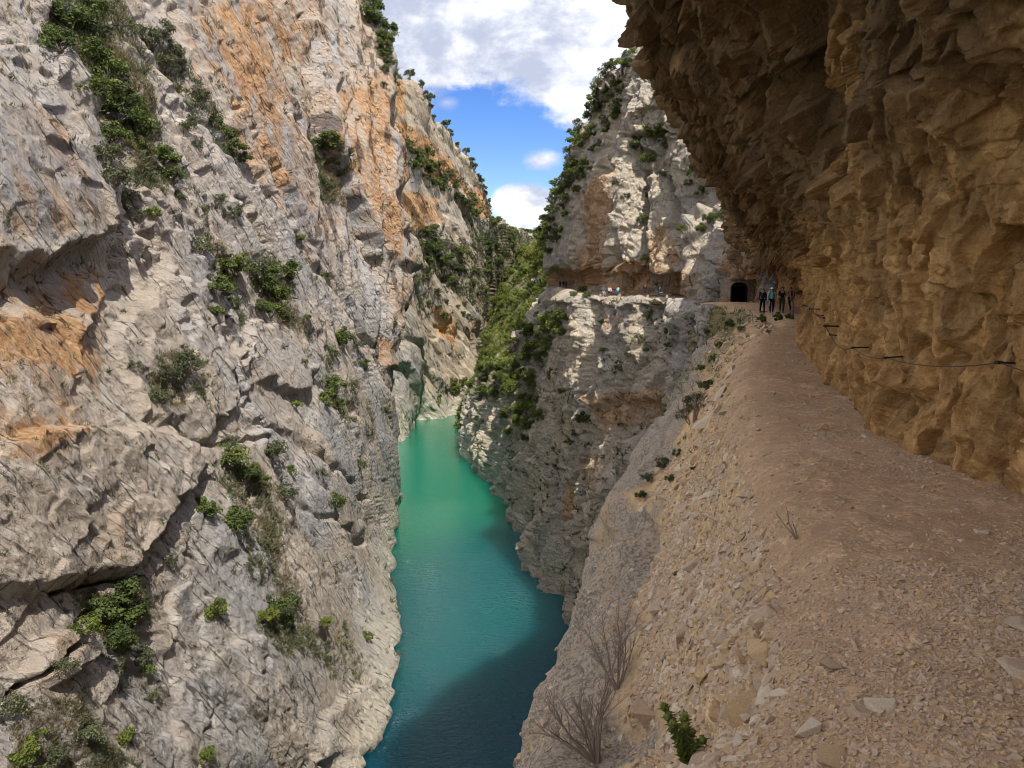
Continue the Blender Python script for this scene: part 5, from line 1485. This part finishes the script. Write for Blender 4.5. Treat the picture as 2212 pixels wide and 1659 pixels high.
def leafy_plant(px, py, hpx, label):
    h_ = hit("trail", px, py); base = h_[0]; D = base.length
    r = random.Random(11)
    root = bpy.data.objects.new("spurge", None); COL.objects.link(root); root.location = base
    H_ = hpx / FPX * D
    for k in range(7):
        dx, dy = r.uniform(-.34, .34) * H_, r.uniform(-.3, .3) * H_
        top_ = Vector((dx, dy, H_ * r.uniform(.6, 1.0)))
        bm = bmesh.new()
        mid_ = top_ * 0.5 + Vector((-dx * .25, -dy * .25, 0))
        bm_tube(bm, [(0, 0, -0.03), mid_, top_], 0.007, 0.004, 6)
        stem = link("stem", bm_mesh("spurge_stem", bm, M_GREENSTEM), root)
        # whorls of narrow leaves up the stem and a round flower head
        n = 90; V = []; 
        rr = np.random.default_rng(40 + k)
        for i in range(n):
            t = 0.25 + 0.75 * i / n
            c = mid_ * (2 * t) if t < .5 else mid_.lerp(top_, (t - .5) * 2)
            a = i * 2.4; el = rr.uniform(-.2, .7)
            d = Vector((math.cos(a) * math.cos(el), math.sin(a) * math.cos(el), math.sin(el)))
            L = H_ * rr.uniform(.10, .16); wd = L * 0.16
            s = d.cross(Vector((0, 0, 1))).normalized() * wd
            V += [c, c + d * L * .5 + s, c + d * L + Vector((0, 0, -.1 * L)), c + d * L * .5 - s]
        for i in range(70):
            d = Vector(rr.normal(size=3)).normalized(); c = top_ + d * H_ * .075 * rr.uniform(.5, 1)
            a = d.orthogonal().normalized(); b_ = d.cross(a); L = H_ * .03
            V += [c - a * L, c + b_ * L, c + a * L, c - b_ * L]
        me = mesh_arrays("spurge_leaves", [tuple(v) for v in V], quads=np.arange(len(V)).reshape(-1, 4), mats=[M_BRIGHT])
        set_attr(me, 'tone', np.concatenate([np.full(n * 4, .45), np.full(280, .8)]) + 0.2 * np.repeat(rr.random(n + 70), 4) - .1)
        link("leaf", me, stem)
    tag(root, label, "plant")
    return root
M_GREENSTEM = plain_mat("green_stem", (0.12, 0.16, 0.05), 0.7)
leafy_plant(1480, 1668, 115, "bright green leafy spurge with round heads at the foot of the scree")

# ---------------------------------------------------------------- benches on the far trail
M_WOOD = plain_mat("brown_bench_wood", (0.13, 0.06, 0.035), 0.7, 0.3, 12)
M_BLOCK = plain_mat("grey_bench_stone", (0.30, 0.27, 0.24), 0.9, 0.3, 6)
def bench(px, py, Y, length, ang, label, hseat=0.47, back=False):
    p = Vector(P(px, py, Y))
    h_ = bvh("river_cliff").ray_cast(p + Vector((0, 0, 2)), Vector((0, 0, -1)))
    if h_[0] is not None and abs(h_[0].z - p.z) < 2.5: p.z = h_[0].z
    root = bpy.data.objects.new("bench", None); COL.objects.link(root)
    root.location = p; root.rotation_euler = (0, 0, ang)
    bm = bmesh.new(); bm_box(bm, (0, 0, hseat), (length, 0.42, 0.09), bevel=0.012); link("seat", bm_mesh("bench_seat", bm, M_WOOD), root)
    for s in (-1, 1):
        bm = bmesh.new(); bm_box(bm, (s * length * 0.33, 0, hseat * 0.5 - 0.06), (0.30, 0.34, hseat - 0.09 + 0.12), bevel=0.03); link("leg", bm_mesh("bench_leg", bm, M_BLOCK), root)
    if back:
        bm = bmesh.new(); bm_box(bm, (0, 0.2, hseat + 0.42), (length, 0.06, 0.16), bevel=0.012); link("backrest", bm_mesh("bench_back", bm, M_WOOD), root)
    tag(root, label, "bench", "wooden benches along the far trail")
    return root
BENCHES = {}
BENCHES['a'] = bench(1318, 641, 97.5, 3.6, R(-14), "brown plank bench under three seated people, farthest of the benches")
BENCHES['b'] = bench(1375, 643, 95.0, 2.6, R(-14), "empty brown plank bench between the seated trio and the cross-legged person")
BENCHES['c'] = bench(1420, 643, 92.0, 3.4, R(-14), "brown plank bench under the cross-legged person")
BENCHES['d'] = bench(1487, 641, 81.5, 3.2, R(-10), "brown plank bench before the woman in white, beside the grey pillar")

# ---------------------------------------------------------------- people
def skin_mesh(name, verts, edges, radii, root, mat, levels=1):
    me = bpy.data.meshes.new(name + "_src")
    me.from_pydata([tuple(v) for v in verts], edges, [])
    o = bpy.data.objects.new(name + "_src", me); COL.objects.link(o)
    o.modifiers.new("skin", 'SKIN')
    if not me.skin_vertices:
        raise RuntimeError("no skin layer")
    lay = me.skin_vertices[0].data
    for i, r in enumerate(radii):
        lay[i].radius = (r, r) if not isinstance(r, tuple) else r
        lay[i].use_root = (i == root)
    sm = o.modifiers.new("sub", 'SUBSURF'); sm.levels = levels; sm.render_levels = levels
    dg = bpy.context.evaluated_depsgraph_get()
    dg.update()
    res = bpy.data.meshes.new_from_object(o.evaluated_get(dg))
    bpy.data.objects.remove(o); bpy.data.meshes.remove(me)
    res.name = name
    res.materials.clear(); res.materials.append(mat)
    res.polygons.foreach_set('use_smooth', np.ones(len(res.polygons), bool))
    return res
CLOTH = {}
def cloth(col):
    if col not in CLOTH:
        CLOTH[col] = plain_mat("cloth_" + str(len(CLOTH)), col, 0.85, 0.18, 14)
    return CLOTH[col]
M_SKIN = plain_mat("skin", (0.42, 0.25, 0.17), 0.55, 0.08, 10, 0.3)
M_HAIR = plain_mat("dark_hair", (0.022, 0.016, 0.012), 0.5, 0.3, 60, 0.4)
M_EYE = plain_mat("eye", (0.02, 0.015, 0.012), 0.2, 0.1)
def person(label, loc, face, pose="stand", top=(.03, .03, .04), legs=(.02, .02, .025), cap=None, pack=None, hair=True, apron=None, h=1.7, long_hair=False, arms=None, group="people on the trail"):
    """Metres, standing height 1.7; face = direction the person looks (world angle, 0 = +x)."""
    s = 1.0
    J = {}
    sit = pose in ("sit", "cross")
    hip = 0.50 if sit else 0.93
    J['pelvis'] = (0, 0, hip); J['waist'] = (0.01, 0, hip + .16); J['chest'] = (0.02, 0, hip + .34); J['neck'] = (0.01, 0, hip + .52); J['throat'] = (0.03, 0, hip + .575)
    J['head'] = (0.05, 0, hip + .65); J['crown'] = (0.035, 0, hip + .735)
    lean = 0.10 if sit else 0.03
    for k in ('waist', 'chest', 'neck', 'throat', 'head', 'crown'):
        x, y, z = J[k]; J[k] = (x + lean * (z - hip), y, z)
    sw = {'walk': 0.24, 'stand': 0.02}.get(pose, 0)
    for sd, sg in (('l', 1), ('r', -1)):
        J['hip' + sd] = (0, .095 * sg, hip - .03)
        f = sw * sg
        if pose == 'sit':
            J['knee' + sd] = (.43, .12 * sg, hip + .0); J['ankle' + sd] = (.42, .12 * sg, hip - .42); J['toe' + sd] = (.58, .13 * sg, hip - .47)
        elif pose == 'cross':
            J['knee' + sd] = (.34, .26 * sg, hip + .10); J['ankle' + sd] = (.24, -.10 * sg, hip - .02); J['toe' + sd] = (.36, -.17 * sg, hip - .04)
        else:
            J['knee' + sd] = (f * .55 + .04, .10 * sg, hip - .45); J['ankle' + sd] = (f - (.10 if f < 0 else 0), .095 * sg, .09 + (.05 if f < 0 else 0)); J['toe' + sd] = (f + .14 - (.10 if f < 0 else 0), .105 * sg, .035)
        shx = J['neck'][0] - .01
        J['sho' + sd] = (shx, .185 * sg, hip + .475)
        am = arms or ('swing' if pose == 'walk' else 'hang')
        z0 = hip + .475
        if am == 'swing': J['elb' + sd] = (shx - f * .5, .235 * sg, z0 - .28); J['wri' + sd] = (shx - f * .8 + .10, .235 * sg, z0 - .51)
        elif am == 'hang': J['elb' + sd] = (shx - .02, .235 * sg, z0 - .29); J['wri' + sd] = (shx + .05, .24 * sg, z0 - .53)
        elif am == 'front': J['elb' + sd] = (shx + .03, .23 * sg, z0 - .27); J['wri' + sd] = (shx + .25, .08 * sg, z0 - .24)
        elif am == 'phone': J['elb' + sd] = (shx + .08, .23 * sg, z0 - .25); J['wri' + sd] = (shx + .26, .06 * sg, z0 - .06)
        else: J['elb' + sd] = (shx + .05, .23 * sg, z0 - .26); J['wri' + sd] = (shx + .30, .15 * sg, z0 - .36)
    N = list(J); I = {k: i for i, k in enumerate(N)}
    V = [Vector(J[k]) for k in N]
    E_ = [('pelvis', 'waist'), ('waist', 'chest'), ('chest', 'neck'), ('neck', 'throat'), ('throat', 'head'), ('head', 'crown')]
    for sd in 'lr':
        E_ += [('pelvis', 'hip' + sd), ('hip' + sd, 'knee' + sd), ('knee' + sd, 'ankle' + sd), ('ankle' + sd, 'toe' + sd), ('neck', 'sho' + sd), ('sho' + sd, 'elb' + sd), ('elb' + sd, 'wri' + sd)]
    E_ = [(I[a], I[b_]) for a, b_ in E_]
    rad = {'pelvis': .125, 'waist': .115, 'chest': .135, 'neck': .075, 'throat': .052, 'head': .098, 'crown': .075, 'hip': .09, 'knee': .058, 'ankle': .040, 'toe': .032, 'sho': .062, 'elb': .040, 'wri': .027}
    def rr(k): return rad[k] if k in rad else rad[k[:-1]]
    Rr = [rr(k) for k in N]
    # hands: palm, five fingers, and a nose
    for sd, sg in (('l', 1), ('r', -1)):
        wv_ = Vector(J['wri' + sd]); dv = (wv_ - Vector(J['elb' + sd])).normalized()
        side = dv.cross(Vector((0, sg, 0.2))).normalized(); nor = side.cross(dv).normalized()
        palm = len(V); V.append(wv_ + dv * .055); Rr.append((.034, .020)); E_.append((I['wri' + sd], palm))
        for q, (off, L) in enumerate(((-.026, .062), (-.009, .072), (.009, .068), (.026, .052))):
            a = len(V); V.append(V[palm] + dv * .035 + side * off); Rr.append(.0105); E_.append((palm, a))
            b_ = len(V); V.append(V[a] + dv * L * .55 - nor * .008 * (1 + q)); Rr.append(.0095); E_.append((a, b_))
            c_ = len(V); V.append(V[b_] + dv * L * .4 - nor * .022); Rr.append(.008); E_.append((b_, c_))
        a = len(V); V.append(V[palm] + side * -.042 - nor * .012); Rr.append(.0115); E_.append((palm, a))
        b_ = len(V); V.append(V[a] + dv * .038 + side * -.010 - nor * .010); Rr.append(.009); E_.append((a, b_))
    nose = len(V); V.append(Vector(J['head']) + Vector((.105, 0, .005))); Rr.append(.016); E_.append((I['head'], nose))
    for sg in (1, -1):
        e = len(V); V.append(Vector(J['head']) + Vector((-.005, .088 * sg, .01))); Rr.append(.02); E_.append((I['head'], e))
    root = bpy.data.objects.new("person", None); COL.objects.link(root)
    link("body", skin_mesh("person_body", V, E_, Rr, I['pelvis'], M_SKIN, 1), root)
    def sub(keys, edges, grow, mat, nm, scale={}):
        ks = list(keys); ii = {k: i for i, k in enumerate(ks)}
        link(nm, skin_mesh("person_" + nm, [Vector(J[k]) for k in ks], [(ii[a], ii[b_]) for a, b_ in edges], [rr(k) * scale.get(k, 1) + grow for k in ks], 0, mat, 1), root)
    armk = [x + sd for sd in 'lr' for x in ('sho', 'elb', 'wri')]
    arme = [(a + sd, b_ + sd) for sd in 'lr' for a, b_ in (('sho', 'elb'), ('elb', 'wri'))]
    sub(['pelvis', 'waist', 'chest', 'neck'] + armk, [('pelvis', 'waist'), ('waist', 'chest'), ('chest', 'neck'), ('neck', 'shol'), ('neck', 'shor')] + arme, .020, cloth(top), "jacket", {'neck': .85})
    legk = [x + sd for sd in 'lr' for x in ('hip', 'knee', 'ankle')]
    sub(['pelvis'] + legk, [('pelvis', 'hipl'), ('pelvis', 'hipr')] + [(a + sd, b_ + sd) for sd in 'lr' for a, b_ in (('hip', 'knee'), ('knee', 'ankle'))], .014, cloth(legs), "trousers")
    for sd in 'lr':
        a, t = Vector(J['ankle' + sd]), Vector(J['toe' + sd])
        link("shoe", skin_mesh("person_shoe", [a - (t - a) * .25 - Vector((0, 0, .03)), a + Vector((0, 0, -.03)), t], [(0, 1), (1, 2)], [.042, .05, .04], 1, cloth((.05, .045, .045)), 1), root)
    hc = Vector(J['head'])
    for sg in (1, -1):
        bm = bmesh.new(); bmesh.ops.create_icosphere(bm, subdivisions=1, radius=.013); bmesh.ops.translate(bm, vec=hc + Vector((.088, .034 * sg, .022)), verts=bm.verts)
        link("eye", bm_mesh("person_eye", bm, M_EYE, True), root)
    if hair:
        bm = bmesh.new(); g = bmesh.ops.create_icosphere(bm, subdivisions=2, radius=1)
        for v in g['verts']:
            z = v.co.z
            v.co = Vector((v.co.x * .108 - .018, v.co.y * .106, z * .118 + .035))
            if v.co.x > .055 and v.co.z < .085: v.co.x = .045
            if long_hair and z < -.2: v.co.z -= .14; v.co.x = min(v.co.x, -.02)
        bmesh.ops.translate(bm, vec=hc, verts=bm.verts)
        link("hair", bm_mesh("person_hair", bm, M_HAIR, True), root)
    if cap:
        bm = bmesh.new(); g = bmesh.ops.create_uvsphere(bm, u_segments=16, v_segments=8, radius=1)
        bmesh.ops.delete(bm, geom=[v for v in bm.verts if v.co.z < -0.05], context='VERTS')
        for v in bm.verts: v.co = Vector((v.co.x * .122, v.co.y * .116, v.co.z * .115 + .055))
        bm_box(bm, (.145, 0, .058), (.10, .15, .014), bevel=.005)
        bmesh.ops.translate(bm, vec=hc, verts=bm.verts)
        link("cap", bm_mesh("person_cap", bm, cloth(cap), True), root)
    if pack:
        c = Vector(J['chest'])
        bm = bmesh.new(); bm_box(bm, c + Vector((-.21, 0, -.03)), (.17, .30, .44), bevel=.05); bk = link("backpack", bm_mesh("person_backpack", bm, cloth(pack)), root)
        for sg in (1, -1):
            bm = bmesh.new(); bm_tube(bm, [c + Vector((-.13, .10 * sg, .16)), c + Vector((.03, .115 * sg, .20)), c + Vector((.165, .11 * sg, .05)), c + Vector((.13, .13 * sg, -.12)), c + Vector((-.1, .14 * sg, -.17))], .018, .018, 6)
            link("strap", bm_mesh("person_strap", bm, cloth(pack)), bk)
    if apron:      # a light garment tied round the waist
        bm = bmesh.new(); p0 = Vector(J['pelvis'])
        rings = []
        for i, (z, k) in enumerate(((.12, 1.0), (-.05, 1.12), (-.22, 1.25), (-.42, 1.42))):
            rings.append([bm.verts.new(p0 + Vector((.148 * k * math.cos(a) * (.9 if math.cos(a) > 0 else 1.05), .158 * k * math.sin(a), z + .03 * math.sin(a * 5) * i))) for a in np.linspace(R(60), R(330), 22)])
        for A_, B_ in zip(rings[:-1], rings[1:]):
            for q in range(21): bm.faces.new((A_[q], A_[q + 1], B_[q + 1], B_[q]))
        r_ = bmesh.ops.solidify(bm, geom=list(bm.faces), thickness=.012)
        link("tied_jacket", bm_mesh("person_tied_jacket", bm, cloth(apron), True), root)
    root.location = loc; root.rotation_euler = (0, 0, face); k = h / 1.7
    root.scale = (k, k, k)
    tag(root, label, "person", group)
    return root
def on_surface(surf, px, py, Y):
    p = Vector(P(px, py, Y))
    for dz in (1.2, 3.0):
        h_ = bvh(surf).ray_cast(p + Vector((0, 0, dz)), Vector((0, 0, -1)))
        if h_[0] is not None and abs(h_[0].z - p.z) < 1.6: return h_[0]
    return p
toward = math.atan2(-52, -17.5)
# hikers at the bend of the trail
person("person in a dark navy jacket and dark trousers walking out of the bend", on_surface("trail", 1646, 679, 52.5), toward + .15, "walk", top=(.012, .014, .025), legs=(.010, .010, .014), group="hikers at the bend", h=1.68)
person("person in a mint green top with a white cap and rucksack straps", on_surface("trail", 1666, 676, 53.0), toward - .05, "walk", top=(.30, .55, .50), legs=(.012, .012, .016), cap=(.80, .80, .78), pack=(.03, .03, .035), apron=(.62, .62, .62), group="hikers at the bend", h=1.76)
person("person in a black jacket and dark olive trousers looking at a phone", on_surface("trail", 1688, 678, 52.0), toward + .1, "stand", top=(.010, .010, .010), legs=(.035, .033, .022), arms='phone', group="hikers at the bend", h=1.70)
person("person in a dark red jacket half hidden by the wall corner", on_surface("trail", 1707, 678, 54.5), toward - .6, "stand", top=(.16, .018, .022), legs=(.012, .012, .016), arms='front', pack=(.05, .02, .02), group="hikers at the bend", h=1.68)
# people at the benches
def seat_on(b_, dx, face, **kw):
    o = BENCHES[b_]; m = Matrix.Rotation(o.rotation_euler.z, 3, 'Z')
    z = 0.515 - 0.50 - 0.02 + 0.10
    return o.location + m @ Vector((dx, 0, z))
G2 = "people at the benches"
person("person in a striped dark top seated left of the trio on the bench", seat_on('a', -.9, 0), R(-80), "sit", top=(.10, .09, .10), legs=(.40, .38, .38), arms='front', group=G2)
person("person in a pale striped top seated in the middle of the trio", seat_on('a', -.1, 0), R(-70), "sit", top=(.45, .40, .40), legs=(.03, .03, .04), arms='lap', long_hair=True, group=G2)
person("person in a light blue jacket seated right of the trio on the bench", seat_on('a', 1.0, 0), R(-150), "sit", top=(.32, .55, .68), legs=(.06, .08, .12), arms='front', group=G2)
person("person in black standing behind the bench by the rock wall", on_surface("river_cliff", 1393, 641, 96.0), R(-95), "stand", top=(.02, .02, .02), legs=(.02, .02, .025), group=G2)
person("person in black with blue jeans sitting cross-legged on the bench", seat_on('c', 0.2, 0), R(-60), "cross", top=(.015, .015, .018), legs=(.06, .16, .27), arms='lap', long_hair=True, group=G2)
person("woman in a white top with long dark hair standing behind the bench", on_surface("river_cliff", 1497, 640, 82.5), R(-110), "stand", top=(.68, .68, .76), legs=(.02, .02, .025), arms='phone', long_hair=True, group=G2)
person("person in dark brown clothes in the shade of the grey pillar", on_surface("river_cliff", 1509, 640, 83.5), R(-120), "stand", top=(.05, .035, .03), legs=(.03, .025, .025), group=G2)
# far away on the trail
G3 = "walkers far along the trail"
for px, py, Y, tp, lg, lab in [(1210,620,168,(.02,.025,.05),(.015,.015,.02),"far walker in dark blue clothes, first of three in the notch"),(1217,620,167,(.03,.03,.03),(.02,.02,.02),"far walker in black clothes, middle of three in the notch"),(1223,621,166,(.05,.02,.02),(.02,.02,.02),"far walker in dark red clothes, last of three in the notch"),
    (1150,614,205,(.55,.30,.32),(.05,.05,.06),"very far walker in a pink top at the turn of the trail"),(1155,614,203,(.62,.62,.66),(.05,.05,.06),"very far walker in a white top at the turn of the trail"),(1161,614,200,(.20,.45,.45),(.04,.04,.06),"very far walker in a turquoise top at the turn of the trail"),(1167,615,198,(.03,.03,.05),(.03,.03,.03),"very far walker in dark clothes at the turn of the trail")]:
    p = on_surface("river_cliff", px, py, Y)
    person(lab, p, R(-95), "walk", top=tp, legs=lg, group=G3)
